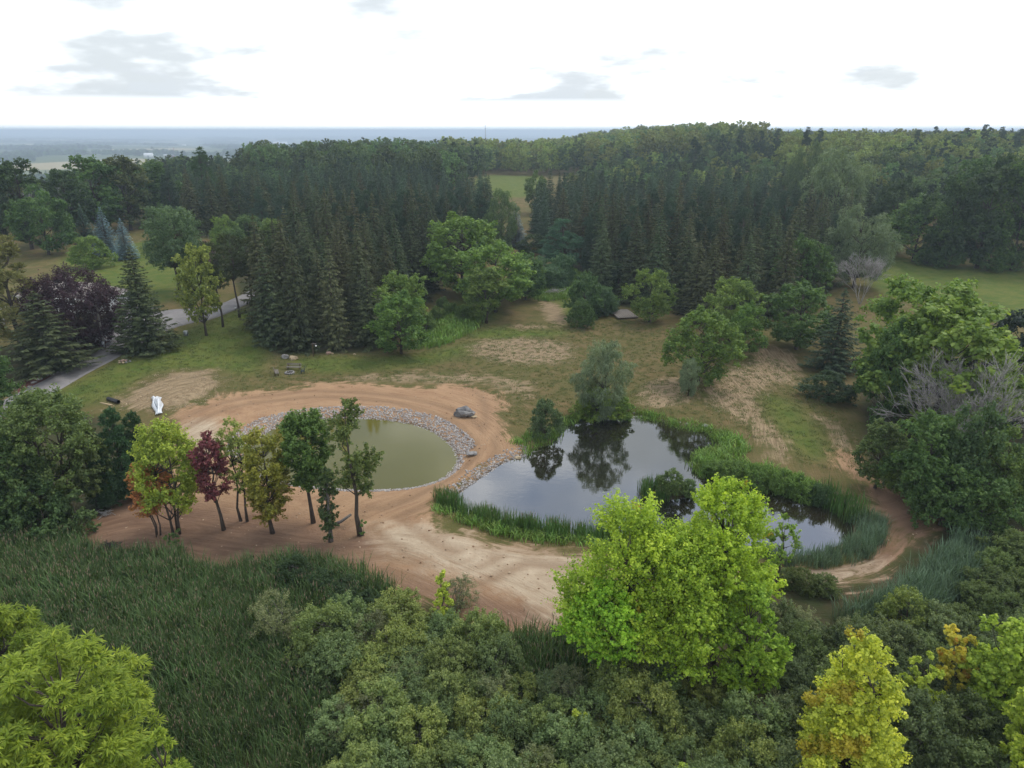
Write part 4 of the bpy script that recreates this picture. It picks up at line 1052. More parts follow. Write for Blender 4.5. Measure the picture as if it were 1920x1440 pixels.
# clump at the driveway side of the bare bank
CL = dict(leaf=0.24, aspect=0.7, shoot=1.5)
near_tree(120, 965, 720, 165, (0.078, 0.120, 0.030), 'locust_tree', 'largest tree of the clump between driveway and bare bank', seed=351, base=0.20, hollow=0.7, lobes=56, subs=13, leaves=32, stems=2, prof='round', lobe_r=0.30, **CL)
near_tree(30, 995, 795, 130, (0.055, 0.102, 0.026), 'locust_tree', 'outer tree of the clump above the cattail marsh', seed=352, base=0.12, lobes=60, subs=13, leaves=32, prof='round', lobe_r=0.26, **CL)
near_tree(185, 955, 780, 90, (0.072, 0.100, 0.028), 'locust_tree', 'olive tree of the clump beside the dark cedars', seed=353, base=0.15, lobes=34, subs=11, leaves=28, prof='oval', lobe_r=0.28, **CL)
near_tree(90, 1005, 900, 110, (0.050, 0.090, 0.026), 'shrub', 'bushy undergrowth tree at the marsh edge of the clump', seed=354, base=0.03, lobes=32, subs=11, leaves=28, prof='dome', lobe_r=0.26, cat='shrub', **CL)
near_tree(10, 1008, 880, 100, (0.048, 0.090, 0.026), 'shrub', 'dark bush where the clump meets the marsh', seed=355, base=0.03, lobes=30, subs=11, leaves=28, prof='dome', lobe_r=0.26, cat='shrub', **CL)
near_tree(150, 1000, 920, 70, (0.070, 0.115, 0.035), 'shrub', 'scrubby bush at the corner of bare bank and clump', seed=356, base=0.03, lobes=20, subs=9, leaves=24, prof='dome', lobe_r=0.28, cat='shrub', **CL)
T('cedar', 236, 935, 758, 96, (0.028, 0.056, 0.022), 'cedar_tree', 'taller dark cedar beside the yellow-green maple')
T('cedar', 272, 925, 766, 84, (0.030, 0.060, 0.022), 'cedar_tree', 'shorter dark cedar beside the yellow-green maple')
T('cedar', 205, 950, 810, 70, (0.028, 0.052, 0.022), 'cedar_tree', 'low dark cedar towards the clump by the driveway')

# ------------------------------------------------------------------ scrub in front
def thicket(pts, kind, cols, name, label, group, hpx=(46, 70), wpx=(105, 165), sc=1.0):
    for i, (u, v) in enumerate(pts):
        k = 0.55 + 0.45 * (v - 900) / 540.0
        p = G(u, v)
        w = width_for(p, RNG.uniform(*wpx) * k * sc); h = w * RNG.uniform(0.62, 0.95)
        c = np.array(cols[i % len(cols)]) * RNG.uniform(0.85, 1.15)
        plant(K[kind], p, h, w, tuple(c), name, label, group, 'shrub')
def fill(poly, spacing, jit, seed):
    r = np.random.default_rng(seed); P = np.array(poly, float); out = []
    lo, hi = P.min(0), P.max(0); y = lo[1]
    row = 0
    while y < hi[1]:
        s = spacing * (0.5 + 0.5 * (y - 900) / 540.0)
        x = lo[0] + (row % 2) * s * 0.5
        while x < hi[0]:
            q = (x + r.uniform(-jit, jit) * s, y + r.uniform(-jit, jit) * s * 0.6)
            if float(sdf(P, np.array([q[0]]), np.array([q[1]]))[0]) < 0: out.append(q)
            x += s
        y += s * 0.62; row += 1
    return out
SC1 = [(520, 1235), (640, 1200), (740, 1175), (850, 1165), (880, 1230), (960, 1310), (1060, 1330), (1300, 1345), (1450, 1340), (1480, 1480), (1500, 1640), (640, 1640), (620, 1440), (640, 1330), (560, 1230)]
SC2 = [(1430, 1190), (1560, 1190), (1660, 1195), (1760, 1200), (1900, 1200), (1980, 1180), (1980, 1640), (1500, 1640), (1470, 1480), (1450, 1300)]
SC3 = [(1760, 1150), (1830, 1090), (1880, 1040), (1980, 1020), (1980, 1190), (1880, 1200), (1790, 1180)]
thicket(fill(SC1, 86, 0.35, 1), 'shrub', [(0.125, 0.165, 0.045), (0.110, 0.160, 0.055), (0.140, 0.172, 0.040), (0.105, 0.150, 0.055)], 'dogwood_shrub',
        'grey-green dogwood shrub in the scrub between marsh and maple clump', 'dogwood scrub by the marsh')
thicket(fill(SC2, 88, 0.35, 2), 'shrub', [(0.075, 0.105, 0.042), (0.090, 0.120, 0.048), (0.080, 0.115, 0.036)], 'willow_shrub',
        'dull dark green willow shrub in the scrub around the yellow maple', 'willow scrub around the yellow maple')
thicket(fill(SC3, 80, 0.35, 3), 'shrub', [(0.090, 0.130, 0.034), (0.080, 0.115, 0.034)], 'viburnum_shrub',
        'rounded olive shrub beside the reed thicket at the track', 'olive shrubs beside the reed thicket', sc=1.0)
thicket([(520, 1200), (700, 1230), (760, 1300), (860, 1140), (930, 1330), (1060, 1340), (1000, 1500), (690, 1400), (1390, 1250), (1440, 1380), (1480, 1210), (1640, 1330), (1600, 1230)], 'grey_shrub',
        [(0.140, 0.160, 0.070), (0.115, 0.130, 0.060)], 'twiggy_shrub', 'half-bare twiggy grey shrub among the leafy scrub', 'twiggy grey shrubs in the scrub')
thicket([(1500, 1105), (1470, 1095), (1545, 1112)], 'shrub', [(0.075, 0.105, 0.028)], 'shrub', 'olive bush between the maple clump and the curving track', 'bushes by the curving track', sc=0.62)
thicket([(695, 1150), (650, 1130), (600, 1112), (550, 1105), (640, 1160)], 'shrub', [(0.034, 0.062, 0.022)], 'shrub', 'dark low bush where the marsh meets the bare ground', 'dark bushes at the marsh edge', sc=0.72)
thicket([(1000, 545), (1035, 540), (1015, 520), (1050, 530), (1130, 590), (1110, 575)], 'shrub', [(0.06, 0.115, 0.05)], 'bramble_shrub', 'low tangled bramble around the brush pile', 'brambles around the brush pile', (46, 70), (80, 120), 2.2)
thicket([(820, 600), (845, 590), (870, 600), (800, 620), (830, 575)], 'shrub', [(0.08, 0.13, 0.03)], 'weed_shrub', 'tall weeds on the bank beside the massed bright trees', 'weeds on the bank', (46, 70), (50, 80), 1.8)

# ------------------------------------------------------------------ plantations
def darts(poly, spacing, seed, tries=30000):
    r = np.random.default_rng(seed); P = np.asarray(poly); lo, hi = P.min(0), P.max(0)
    q = r.uniform(lo, hi, (tries, 2)); q = q[sdf(P, q[:, 0], q[:, 1]) < 0]
    keep = []; cell = {}
    for a in q:
        c = (int(a[0] // spacing), int(a[1] // spacing)); ok = True
        for i in (-1, 0, 1):
            for j in (-1, 0, 1):
                for b in cell.get((c[0] + i, c[1] + j), ()):
                    if (a[0] - b[0]) ** 2 + (a[1] - b[1]) ** 2 < spacing ** 2: ok = False
        if ok: keep.append(a); cell.setdefault(c, []).append(a)
    return np.array(keep)
M['needle_far'] = leaf_mat('needle_far', (0.030, 0.048, 0.024), trans=0.1, spread=0.5, jitter=0.7, spec=0.1, gain=2.1)
M['leaf_far'] = leaf_mat('leaf_far', (0.052, 0.085, 0.026), jitter=0.8, gain=1.9)
M['leaf_far_light'] = leaf_mat('leaf_far_light', (0.125, 0.155, 0.036), jitter=0.6, gain=1.7)
def far_protos(name, kind, mat):
    out = []
    for w, c in kind.pairs:
        me = c.copy(); me.name = name; me.materials.clear(); me.materials.append(mat); out.append(proto(name, me))
    return out
PF_SPR = far_protos('spruce_sample', K['far_pine'], M['needle_far'])
PF_RND = far_protos('round_sample', K['far_round'], M['leaf_far'])
PF_LGT = far_protos('light_sample', K['far_round'], M['leaf_far_light'])
PF_SP2 = far_protos('plantation_sample', K['spruce'], M['needle_far'])

STAND_L = gpoly([(505, 642), (560, 660), (640, 662), (712, 650), (745, 600), (800, 545), (850, 505), (905, 465), (915, 400), (800, 375), (560, 372), (330, 392), (295, 418), (400, 442), (520, 455), (560, 520), (505, 580)], 2)
STAND_R = gpoly([(1100, 540), (1180, 570), (1250, 576), (1330, 606), (1420, 600), (1480, 592), (1545, 540), (1600, 480), (1640, 430), (1600, 395), (1300, 388), (1100, 390), (1010, 415), (1015, 455), (1090, 500)], 2)
rest = []
for poly, seed, hh, where in ((STAND_L, 5, 19.0, 'behind the fire ring'), (STAND_R, 6, 19.5, 'behind the wooden platform')):
    q = darts(poly, 5.3, seed)
    order = np.argsort(q[:, 1])
    for n, i in enumerate(order):
        a = q[i]; z = float(h_ground(a[0], a[1])); h = hh * RNG.uniform(0.76, 1.08) * (1 - 0.12 * float(sm(150, 260, a[1])))
        if n < 135:
            pine = a[1] > 165 and RNG.uniform() < 0.38
            c = np.array(SPR) * RNG.uniform(0.85, 1.3) * np.array([RNG.uniform(0.9, 1.3), 1, 1])
            if pine:
                plant(K['full_pine'], (a[0], a[1], z), h, RNG.uniform(7.0, 9.0), (0.030, 0.050, 0.030), 'pine_tree', 'bushy bluish pine among the spruces of the plantation ' + where, 'plantation pines ' + where)
            else:
                plant(K['spruce'], (a[0], a[1], z), h, RNG.uniform(6.6, 9.2), tuple(c), 'spruce_tree', 'tall dark pointed spruce packed into the plantation ' + where, 'plantation spruces ' + where)
        else:
            rest.append((a[0], a[1], z, h / 20.0))
rest = np.array(rest)
scatter('plantation_interior', rest[:, :3], RNG.uniform(0, 6.28, len(rest)), rest[:, 3], PF_SP2, 'massed conifer tops deep inside the plantations')

# ------------------------------------------------------------------ woods farther off
CLEAR = [gpoly([(905, 330), (1006, 330), (1000, 366), (905, 370)], 2), gpoly([(1640, 480), (1760, 500), (1990, 510), (1990, 640), (1800, 600), (1640, 560)], 2)]
def wood(name, world_poly, spacing, protos_w, h, seed, label, edge=None):
    q = darts(world_poly, spacing, seed, 24000)
    z = h_ground(q[:, 0], q[:, 1])
    u, v = PIX(q[:, 0], q[:, 1], z + 15)
    k = (u > -120) & (u < 2040)
    for c in CLEAR + [STAND_L, STAND_R]: k &= sdf(c, q[:, 0], q[:, 1]) > 1.5
    q, z = q[k], z[k]
    protos = [p for ps, _ in protos_w for p in ps]; wts = np.array([w_ / len(ps) for ps, w_ in protos_w for _ in ps]); wts /= wts.sum()
    pk = RNG.choice(len(protos), len(q), p=wts)
    s = RNG.uniform(0.78, 1.15, len(q)) * h
    sc = np.column_stack([s / 19 * RNG.uniform(0.85, 1.2, len(q)), s / 19 * RNG.uniform(0.85, 1.2, len(q)), s / 19])
    return scatter(name, np.column_stack([q, z - 0.1]), RNG.uniform(0, 6.28, len(q)), sc, protos, label, None, pk)
wood('mixed_wood', [(-330, 215), (-150, 205), (-95, 225), (-60, 300), (-30, 330), (-30, 470), (-160, 420), (-330, 360)], 6.2, [(PF_SPR, 0.45), (PF_RND, 0.55)], 11.5, 21, 'dark mixed wood behind the driveway plantation, above the valley')
wood('oak_wood', [(-120, 330), (-25, 320), (-12, 400), (-20, 520), (-110, 520), (-150, 430)], 7.5, [(PF_RND, 0.9), (PF_SPR, 0.1)], 18, 22, 'dark broadleaf wood beyond the driveway plantation')
wood('light_wood', [(-40, 470), (60, 440), (150, 440), (180, 760), (60, 900), (-80, 700)], 8.0, [(PF_LGT, 0.75), (PF_RND, 0.25)], 20, 23, 'yellow-green wood behind the distant meadow')
wood('hill_wood', [(45, 280), (120, 262), (200, 300), (260, 420), (330, 620), (150, 620), (60, 430), (20, 330)], 6.6, [(PF_SPR, 0.40), (PF_RND, 0.40), (PF_LGT, 0.2)], 11, 24, 'dark pine and broadleaf wood on the hill behind the plantation')
wood('hill_crown_wood', [(120, 330), (230, 300), (330, 400), (330, 470), (160, 450)], 7.0, [(PF_LGT, 1.0)], 14.5, 25, 'yellowish wood along the crown of the hill')
wood('side_wood', [(108, 215), (160, 208), (330, 215), (420, 400), (260, 420), (120, 290)], 6.4, [(PF_SPR, 0.4), (PF_RND, 0.45), (PF_LGT, 0.15)], 15, 26, 'dark wood climbing the slope behind the side meadow')
wood('far_hill_wood', [(120, 620), (500, 560), (1400, 900), (1500, 1700), (260, 1500), (110, 900)], 15, [(PF_RND, 0.8), (PF_SPR, 0.2)], 13, 27, 'hazy wooded ridge on the skyline beyond the hill')
wood('valley_edge_wood', [(-600, 250), (-330, 240), (-150, 430), (-60, 560), (-120, 900), (-500, 800), (-900, 500)], 11, [(PF_RND, 0.7), (PF_LGT, 0.3)], 13, 28, 'hazy wood on the slope falling to the valley')
# woodlots and hedgerows of the plain, to the horizon
r = np.random.default_rng(77)
N = 60000
dist = 650 * (18000 / 650) ** r.uniform(0, 1, N) ** 0.85; az = r.uniform(-0.78, 0.78, N)
q = np.column_stack([dist * np.tan(az) * 0.98, dist])
def vnoise(x, y, s, k):
    return np.sin(x / s + k) * np.cos(y / (s * 0.6) - 1.7 * k) + 0.6 * np.sin(x / s * 2.3 - k + y / s) + 0.4 * np.cos(y / s * 4.1 + x / s * 1.1 + 2 * k)
keep = vnoise(q[:, 0], q[:, 1], 420, 1.1) + 0.5 * vnoise(q[:, 0], q[:, 1], 150, 2.3) > 0.35
z = h_ground(q[:, 0], q[:, 1]); keep &= z < -25
q, z = q[keep], z[keep]; dd = q[:, 1]
s = np.clip(dd / 1500, 0.8, 5.0)
scatter('valley_woodlots', np.column_stack([q, z - 1]), r.uniform(0, 6.28, len(q)), np.column_stack([s, s, np.clip(s, 0.7, 1.15) * r.uniform(0.7, 1.05, len(q))]),
        PF_RND + PF_SPR[:1], 'hazy woodlots and hedgerows of the plain out to the horizon')

# ------------------------------------------------------------------ reeds, cattails, grass
def tuft(seed, n, h, w, spread, bend, heads=0, broad=1.0):
    r = np.random.default_rng(seed); g = Geo()
    for i in range(n):
        th = r.uniform(0, 6.28); b = r.normal(0, spread, 2); L = h * r.uniform(0.6, 1.1); lean = r.uniform(0.05, bend) * L
        d = np.array([math.cos(th), math.sin(th)]); sd = np.array([-d[1], d[0], 0]) * w * broad * r.uniform(0.6, 1.2)
        q = np.array([0, 0.45, 0.8, 1.0]); c = np.column_stack([b[0] + d[0] * lean * q ** 2, b[1] + d[1] * lean * q ** 2, L * (q - 0.18 * (lean / L) * q ** 3)])
        wd_ = np.array([1, 1, 0.7, 0.1])[:, None]
        V = np.empty((8, 3)); V[0::2] = c - sd * wd_; V[1::2] = c + sd * wd_
        g.quads(V, [(0, 1, 3, 2), (2, 3, 5, 4), (4, 5, 7, 6)], 0, np.clip(r.normal(0.5, 0.2), 0, 1))
        if i < heads:
            o = np.array([b[0], b[1], h * 0.80])
            g.tube(np.array([o, o + [0, 0, 0.10], o + [0, 0, 0.24]]), [0.012, 0.022, 0.014], 4, 1)
    return g
M['cattail'] = leaf_mat('cattail', (0.058, 0.098, 0.028), jitter=0.6, trans=0.25, gain=1.6)
M['cattail_bright'] = leaf_mat('cattail_bright', (0.052, 0.105, 0.022), jitter=0.5, trans=0.2)
M['reed'] = leaf_mat('reed', (0.075, 0.120, 0.068), jitter=0.45, trans=0.2)
M['bank_grass'] = leaf_mat('bank_grass', (0.095, 0.165, 0.022), jitter=0.5, trans=0.2)
M['meadow_grass'] = leaf_mat('meadow_grass', (0.090, 0.110, 0.030), jitter=0.5, trans=0.2)
M['straw'] = leaf_mat('straw', (0.36, 0.28, 0.165), jitter=0.3, trans=0.1, gain=1.0)
M['seedhead'] = plain('seedhead', (0.30, 0.23, 0.15), 0.9, 0.3, 5.0)
def tp(name, mat, seeds, **kw):
    return [proto(name, tuft(s, **kw).mesh(name, [M[mat], M['seedhead']])) for s in seeds]
P_MARSH = tp('marsh_tuft', 'cattail', range(4), n=30, h=1.6, w=0.028, spread=0.42, bend=0.7, heads=2)
P_CAT = tp('cattail_tuft', 'cattail_bright', range(10, 13), n=18, h=1.9, w=0.030, spread=0.28, bend=0.22, heads=1)
P_REED = tp('reed_tuft', 'reed', range(20, 23), n=30, h=1.9, w=0.026, spread=0.34, bend=0.7)
P_BANK = tp('bank_tuft', 'bank_grass', range(30, 33), n=22, h=0.55, w=0.032, spread=0.28, bend=0.9)
P_MEAD = tp('meadow_tuft', 'meadow_grass', range(40, 43), n=16, h=0.22, w=0.02, spread=0.22, bend=1.0)
P_STRAW = tp('straw_wisp', 'straw', range(50, 53), n=10, h=0.10, w=0.02, spread=0.25, bend=3.0)
def area_pts(polys, dens, seed, keep=None):
    r = np.random.default_rng(seed); out = []
    for P in polys:
        lo, hi = P.min(0), P.max(0); n = int((hi - lo).prod() * dens)
        q = r.uniform(lo, hi, (n, 2)); out.append(q[sdf(P, q[:, 0], q[:, 1]) < 0])
    q = np.vstack(out)
    return q if keep is None else q[keep(q)]
def sc_(n, a, b, seed=0): return np.random.default_rng(seed).uniform(a, b, n)
MARSH = gpoly([(-60, 1010), (120, 1000), (175, 1034), (330, 1048), (355, 1066), (430, 1066), (600, 1056), (690, 1090), (735, 1120), (640, 1150), (560, 1240), (640, 1340), (620, 1460), (640, 1640), (-60, 1640)], 3)
q = area_pts([MARSH], 4.2, 3)
lumps = 1 + 0.20 * vnoise(q[:, 0], q[:, 1], 3.1, 0.4) * 0.6
scatter('cattail_marsh', on_ground(q), sc_(len(q), 0, 6.28), sc_(len(q), 0.75, 1.15, 1) * lumps, P_MARSH, 'dense dark green cattail marsh below the bare bank')
q = area_pts([gpoly([(880, 1215), (960, 1205), (1100, 1215), (1130, 1250), (1080, 1340), (960, 1320), (900, 1260)], 3)], 3.2, 4)
scatter('cattail_marsh', on_ground(q), sc_(len(q), 0, 6.28), sc_(len(q), 0.9, 1.3, 1), P_MARSH, 'dark cattails between the bare ground and the maple clump')
def band(poly_px, closed, offs, n_per_m, seed, jitter=0.5):
    """points in a band along a line, offs = metres to either side"""
    P = smooth_open([on_plane(u, v, WATER)[:2] for u, v in poly_px], 8)
    seg = np.linalg.norm(np.diff(P, axis=0), axis=1); L = seg.sum(); n = int(L * n_per_m)
    r = np.random.default_rng(seed); s = r.uniform(0, L, n); cum = np.concatenate([[0], np.cumsum(seg)])
    i = np.clip(np.searchsorted(cum, s) - 1, 0, len(seg) - 1); f = (s - cum[i]) / seg[i]
    p = P[i] + (P[i + 1] - P[i]) * f[:, None]; tn = (P[i + 1] - P[i]) / seg[i][:, None]; nr = np.column_stack([-tn[:, 1], tn[:, 0]])
    return p + nr * r.uniform(offs[0], offs[1], n)[:, None]
q = np.vstack([band([(835, 948), (870, 966), (940, 988), (1020, 1003), (1110, 1014), (1190, 1014), (1280, 1014)], False, (-1.2, 1.3), 9, 5),
               band([(824, 940), (836, 955), (850, 962)], False, (-0.6, 0.8), 9, 6)])
scatter('cattail_fringe', on_ground(q), sc_(len(q), 0, 6.28), sc_(len(q), 0.75, 1.15, 2), P_CAT, 'upright cattails along the near shore of the dark pond')
q = band([(1525, 938), (1560, 950), (1590, 970), (1605, 985)], False, (-0.9, 1.2), 10, 7)
scatter('cattail_fringe', on_ground(q), sc_(len(q), 0, 6.28), sc_(len(q), 0.85, 1.2, 3), P_CAT, 'upright cattails along the far end of the dark pond')
q = np.vstack([band([(1610, 980), (1624, 998), (1618, 1022), (1590, 1046), (1540, 1060), (1480, 1062), (1430, 1054)], False, (-0.7, 1.5), 9, 8)])
scatter('reed_fringe', on_ground(q), sc_(len(q), 0, 6.28), sc_(len(q), 0.5, 0.85, 4), P_REED, 'blue-green reeds curving round the end of the dark pond')
q = area_pts([gpoly([(1690, 1110), (1740, 1065), (1790, 1020), (1850, 1030), (1830, 1090), (1750, 1150), (1660, 1165), (1560, 1160), (1620, 1140)], 3)], 3.6, 9)
scatter('reed_thicket', on_ground(q), sc_(len(q), 0, 6.28), sc_(len(q), 0.8, 1.2, 5), P_REED, 'blue-green reed thicket beside the curving track')
q = area_pts([grow(ISLAND, 0.4)], 3.5, 10)
scatter('islet_reeds', on_ground(q), sc_(len(q), 0, 6.28), sc_(len(q), 0.75, 1.1, 6) * np.where(q[:, 0] < ISLAND[:, 0].mean(), 0.85, 0.4), P_CAT, 'cattails growing on the islet')
q = np.vstack([band([(1035, 826), (1045, 812), (1060, 796), (1085, 787), (1130, 783)], False, (-0.4, 1.0), 8, 11), band([(1180, 780), (1215, 784), (1255, 794), (1300, 804), (1340, 813), (1355, 826)], False, (-0.8, 1.0), 8, 12),
               band([(1340, 842), (1316, 855), (1304, 868), (1308, 884), (1337, 896), (1378, 904), (1430, 914), (1480, 928), (1530, 940)], False, (-0.6, 2.2), 14, 13),
               band([(985, 852), (1005, 842), (1032, 830)], False, (-0.2, 2.2), 10, 14), band([(820, 960), (870, 984), (940, 1004), (1030, 1020), (1110, 1030), (1200, 1030)], False, (-0.9, 0.9), 10, 15)])
scatter('bank_grass', on_ground(q), sc_(len(q), 0, 6.28), sc_(len(q), 0.6, 1.5, 7), P_BANK, 'bright green grass and weeds along the banks of the dark pond')
q = area_pts([gpoly([(1310, 870), (1345, 855), (1380, 850), (1400, 872), (1440, 878), (1500, 895), (1545, 920), (1530, 938), (1470, 925), (1380, 900), (1325, 888)], 3), gpoly([(1345, 830), (1360, 815), (1395, 830), (1400, 850), (1370, 850)], 3)], 3.0, 16)
scatter('bank_grass', on_ground(q), sc_(len(q), 0, 6.28), sc_(len(q), 0.9, 1.9, 8), P_BANK, 'rank green growth on the tongue of bank above the islet')
# ground cover on the mown grass, thin where the soil shows
q = area_pts([gpoly([(430, 700), (520, 660), (700, 665), (900, 610), (1200, 600), (1420, 660), (1500, 700), (1600, 800), (1600, 880), (1480, 860), (1360, 800), (1180, 770), (1050, 780), (960, 800), (900, 730), (640, 715), (450, 735)], 3), LUSH[0]], 2.0, 17)
scatter('mown_grass', on_ground(q), sc_(len(q), 0, 6.28), sc_(len(q), 0.5, 1.2, 9), P_MEAD, 'thin mown grass over the lawn round the ponds')
q = area_pts([PALE[0], PALE[1], PALE[3]], 1.3, 18)
scatter('straw_litter', on_ground(q, 0.01), sc_(len(q), 0, 6.28), sc_(len(q), 0.7, 1.8, 10), P_STRAW, 'loose straw spread over the seeded patches')
q = area_pts([gpoly([(790, 640), (850, 590), (900, 590), (880, 625), (800, 655)], 3), gpoly([(1110, 600), (1150, 575), (1170, 562), (1140, 560), (1100, 585)], 3), gpoly([(1000, 520), (1060, 500), (1110, 540), (1060, 560), (1000, 560)], 3)], 2.2, 19)
scatter('tall_weeds', on_ground(q), sc_(len(q), 0, 6.28), sc_(len(q), 1.0, 2.2, 11), P_BANK, 'tall green weeds on the banks above the lawn')

# ------------------------------------------------------------------ rip-rap
m, t = new_mat('riprap_stone')
oi = nd(t, 'ShaderNodeObjectInfo')
cr = nd(t, 'ShaderNodeValToRGB'); cr.color_ramp.elements[0].color = (0.25, 0.23, 0.22, 1); cr.color_ramp.elements[1].color = (0.46, 0.43, 0.40, 1)
e_ = cr.color_ramp.elements.new(0.55); e_.color = (0.36, 0.325, 0.30, 1)
t.links.new(oi.outputs['Random'], cr.inputs[0])
M['riprap'] = finish(m, t, cr.outputs[0], 0.9)
P_STONE = [proto('stone_sample', rock_mesh('stone_sample', M['riprap'], 60 + i, sub=1)) for i in range(5)]
def ring_pts(poly, lo, hi, dens, seed, cond=None):
    big = grow(poly, hi + 1); a, b = big.min(0), big.max(0)
    r = np.random.default_rng(seed); q = r.uniform(a, b, (int((b - a).prod() * dens), 2)); d = sdf(poly, q[:, 0], q[:, 1])
    w = hi(q) if callable(hi) else hi
    k = (d > lo) & (d < w + r.normal(0, 0.25, len(q)))
    return q[k & (cond(q) if cond is not None else True)]
cx, cyy = POND1.mean(0)
q = ring_pts(POND1, -0.5, 2.6, 30, 31, None)
th = np.arctan2(q[:, 1] - cyy, q[:, 0] - cx); d = sdf(POND1, q[:, 0], q[:, 1])
d2q = sdf(POND2, q[:, 0], q[:, 1])
k = (d < np.where(q[:, 1] < cyy - 3, 1.2, 2.5)) & ((d2q > 4.5) | (d < 0.8))
q = q[k]
scatter('riprap_ring', on_ground(q, 0.02), np.column_stack([sc_(len(q), -0.5, 0.5), sc_(len(q), -0.5, 0.5, 1), sc_(len(q), 0, 6.28, 2)]), sc_(len(q), 0.12, 0.34, 3), P_STONE, 'band of grey rip-rap stones ringing the new pond')
q = ring_pts(POND2, -0.4, 1.05, 30, 32, None)
u, v = PIX(q[:, 0], q[:, 1], np.full(len(q), WATER + 0.3))
line = (u > 835) & (u < 990) & (v > 838) & (v < 952) & (v < 945 - (u - 840) * 0.55 + 16)
q = q[line]
scatter('riprap_bank', on_ground(q, 0.02), np.column_stack([sc_(len(q), -0.5, 0.5), sc_(len(q), -0.5, 0.5, 1), sc_(len(q), 0, 6.28, 2)]), sc_(len(q), 0.12, 0.34, 3), P_STONE, 'rip-rap stones on the dark pond side of the causeway')
q = ring_pts(POND2, -0.2, 0.7, 1.2, 33, None)
u, v = PIX(q[:, 0], q[:, 1], np.full(len(q), WATER + 0.3)); q = q[(u > 1180) & (v < 880)]
scatter('shore_stones', on_ground(q, 0.02), sc_(len(q), 0, 6.28), sc_(len(q), 0.2, 0.5, 4), P_STONE, 'small stones along the far shore of the dark pond')
# clods and pebbles on the bare soil
m, t = new_mat('clod')
M['clod'] = finish(m, t, mixc(t, nd(t, 'ShaderNodeObjectInfo').outputs['Random'], (0.20, 0.11, 0.06), (0.50, 0.38, 0.26)), 0.95)
P_CLOD = [proto('clod_sample', rock_mesh('clod_sample', M['clod'], 70 + i, sub=1)) for i in range(3)]
q = area_pts([DIRT], 1.0, 34); q = q[(np.minimum(sdf(POND1, q[:, 0], q[:, 1]), sdf(POND2, q[:, 0], q[:, 1])) > 0.4)]
scatter('soil_clods', on_ground(q, 0.0), sc_(len(q), 0, 6.28), sc_(len(q), 0.05, 1, 5) ** 3 * 0.22 + 0.05, P_CLOD, 'clods and pebbles littering the bare graded soil')

# ------------------------------------------------------------------ objects
def part(name, g, mats, parent, loc=(0, 0, 0), rz=0.0, smooth=False):
    return link(name, g.mesh(name, [M[k] for k in mats], smooth), parent, loc, rz)
def ang(a, b): return math.atan2(b[1] - a[1], b[0] - a[0])

def bench(p, rz, label, L=1.9):
    e = thing('garden_bench', p, label, 'bench', None, rz)
    for y in (-0.20, -0.02, 0.16): part('seat_slat', Geo().box((0, y, 0.45), (L, 0.15, 0.045)), ['grey_wood'], e)
    for z in (0.66, 0.86): part('back_slat', Geo().box((0, 0.30 + (z - 0.66) * 0.2, z), (L, 0.045, 0.15)), ['grey_wood'], e)
    for x in (-L * 0.40, L * 0.40):
        part('leg', Geo().box((x, -0.18, 0.21), (0.09, 0.09, 0.43)), ['brown_wood'], e)
        part('leg', Geo().box((x, 0.255, 0.46), (0.09, 0.06, 0.95)), ['brown_wood'], e)
        part('rail', Geo().box((x, 0.02, 0.39), (0.07, 0.40, 0.07)), ['brown_wood'], e)
    return e
FR = G(543, 700)
b1 = G(551, 693); b2 = G(519, 702)
bench(b1, ang(b1, FR) + math.pi / 2, 'weathered bench behind the fire ring, side by side with the blue chair', 2.3)
bench(b2, ang(b2, FR) + math.pi / 2, 'weathered bench set crosswise at the open side of the fire ring', 2.0)
e = thing('fire_ring', FR, 'low round fire ring of grey stone blocks on the lawn', 'fire pit')
for k in range(14):
    a = 6.283 * k / 14; rm = rock_mesh('ring_stone', M['stone_grey'], 120 + k % 4, flat=0.9, sub=2)
    s = link('ring_stone', rm, e, (0.62 * math.cos(a), 0.62 * math.sin(a), 0.13), a, (0.34, 0.36, 0.36))
a = np.arange(8) * math.pi / 4
part('ash_bed', Geo().quads(np.column_stack([np.cos(a) * 0.55, np.sin(a) * 0.55, np.full(8, 0.06)]), [(0, 1, 2, 3), (0, 3, 4, 7), (4, 5, 6, 7)]), ['ash'], e)
c1 = G(568, 700)
e = thing('garden_chair', c1, 'low blue-grey chair drawn up to the fire ring', 'chair', None, ang(c1, FR) + math.pi / 2)
part('seat', Geo().box((0, 0, 0.38), (0.6, 0.55, 0.05)), ['chair_blue'], e)
part('backrest', Geo().box((0, 0.32, 0.72), (0.58, 0.05, 0.75), tilt=(-0.25, 'X')), ['chair_blue'], e)
for x in (-0.3, 0.3):
    part('armrest', Geo().box((x, 0.02, 0.62), (0.11, 0.6, 0.04)), ['chair_blue'], e)
    for y in (-0.22, 0.22): part('leg', Geo().box((x, y, 0.30), (0.05, 0.05, 0.62)), ['chair_blue'], e)

p = G(588, 669)
e = thing('lamp_post', p, 'wooden post with arm and hanging white globe by the spruces', 'lamp')
part('post', Geo().tube([(0, 0, -0.2), (0, 0, 1.2), (0, 0, 2.35)], [0.075, 0.065, 0.06], 6), ['brown_wood'], e)
part('arm', Geo().box((0.25, 0, 2.22), (0.80, 0.07, 0.07)), ['grey_wood'], e)
part('brace', Geo().tube([(0.03, 0, 1.85), (0.42, 0, 2.18)], 0.025, 4), ['brown_wood'], e)
gl = Geo(); q = np.linspace(0.02, math.pi - 0.02, 7); gl.tube(np.column_stack([0 * q, 0 * q, -np.cos(q) * 0.15]), np.sin(q) * 0.15, 8)
lp = part('globe', gl, ['globe'], e, (0.55, 0, 1.85), 0, True)
part('hanger', Geo().tube([(0, 0, 0.14), (0, 0, 0.36)], 0.012, 4), ['metal_grey'], lp)

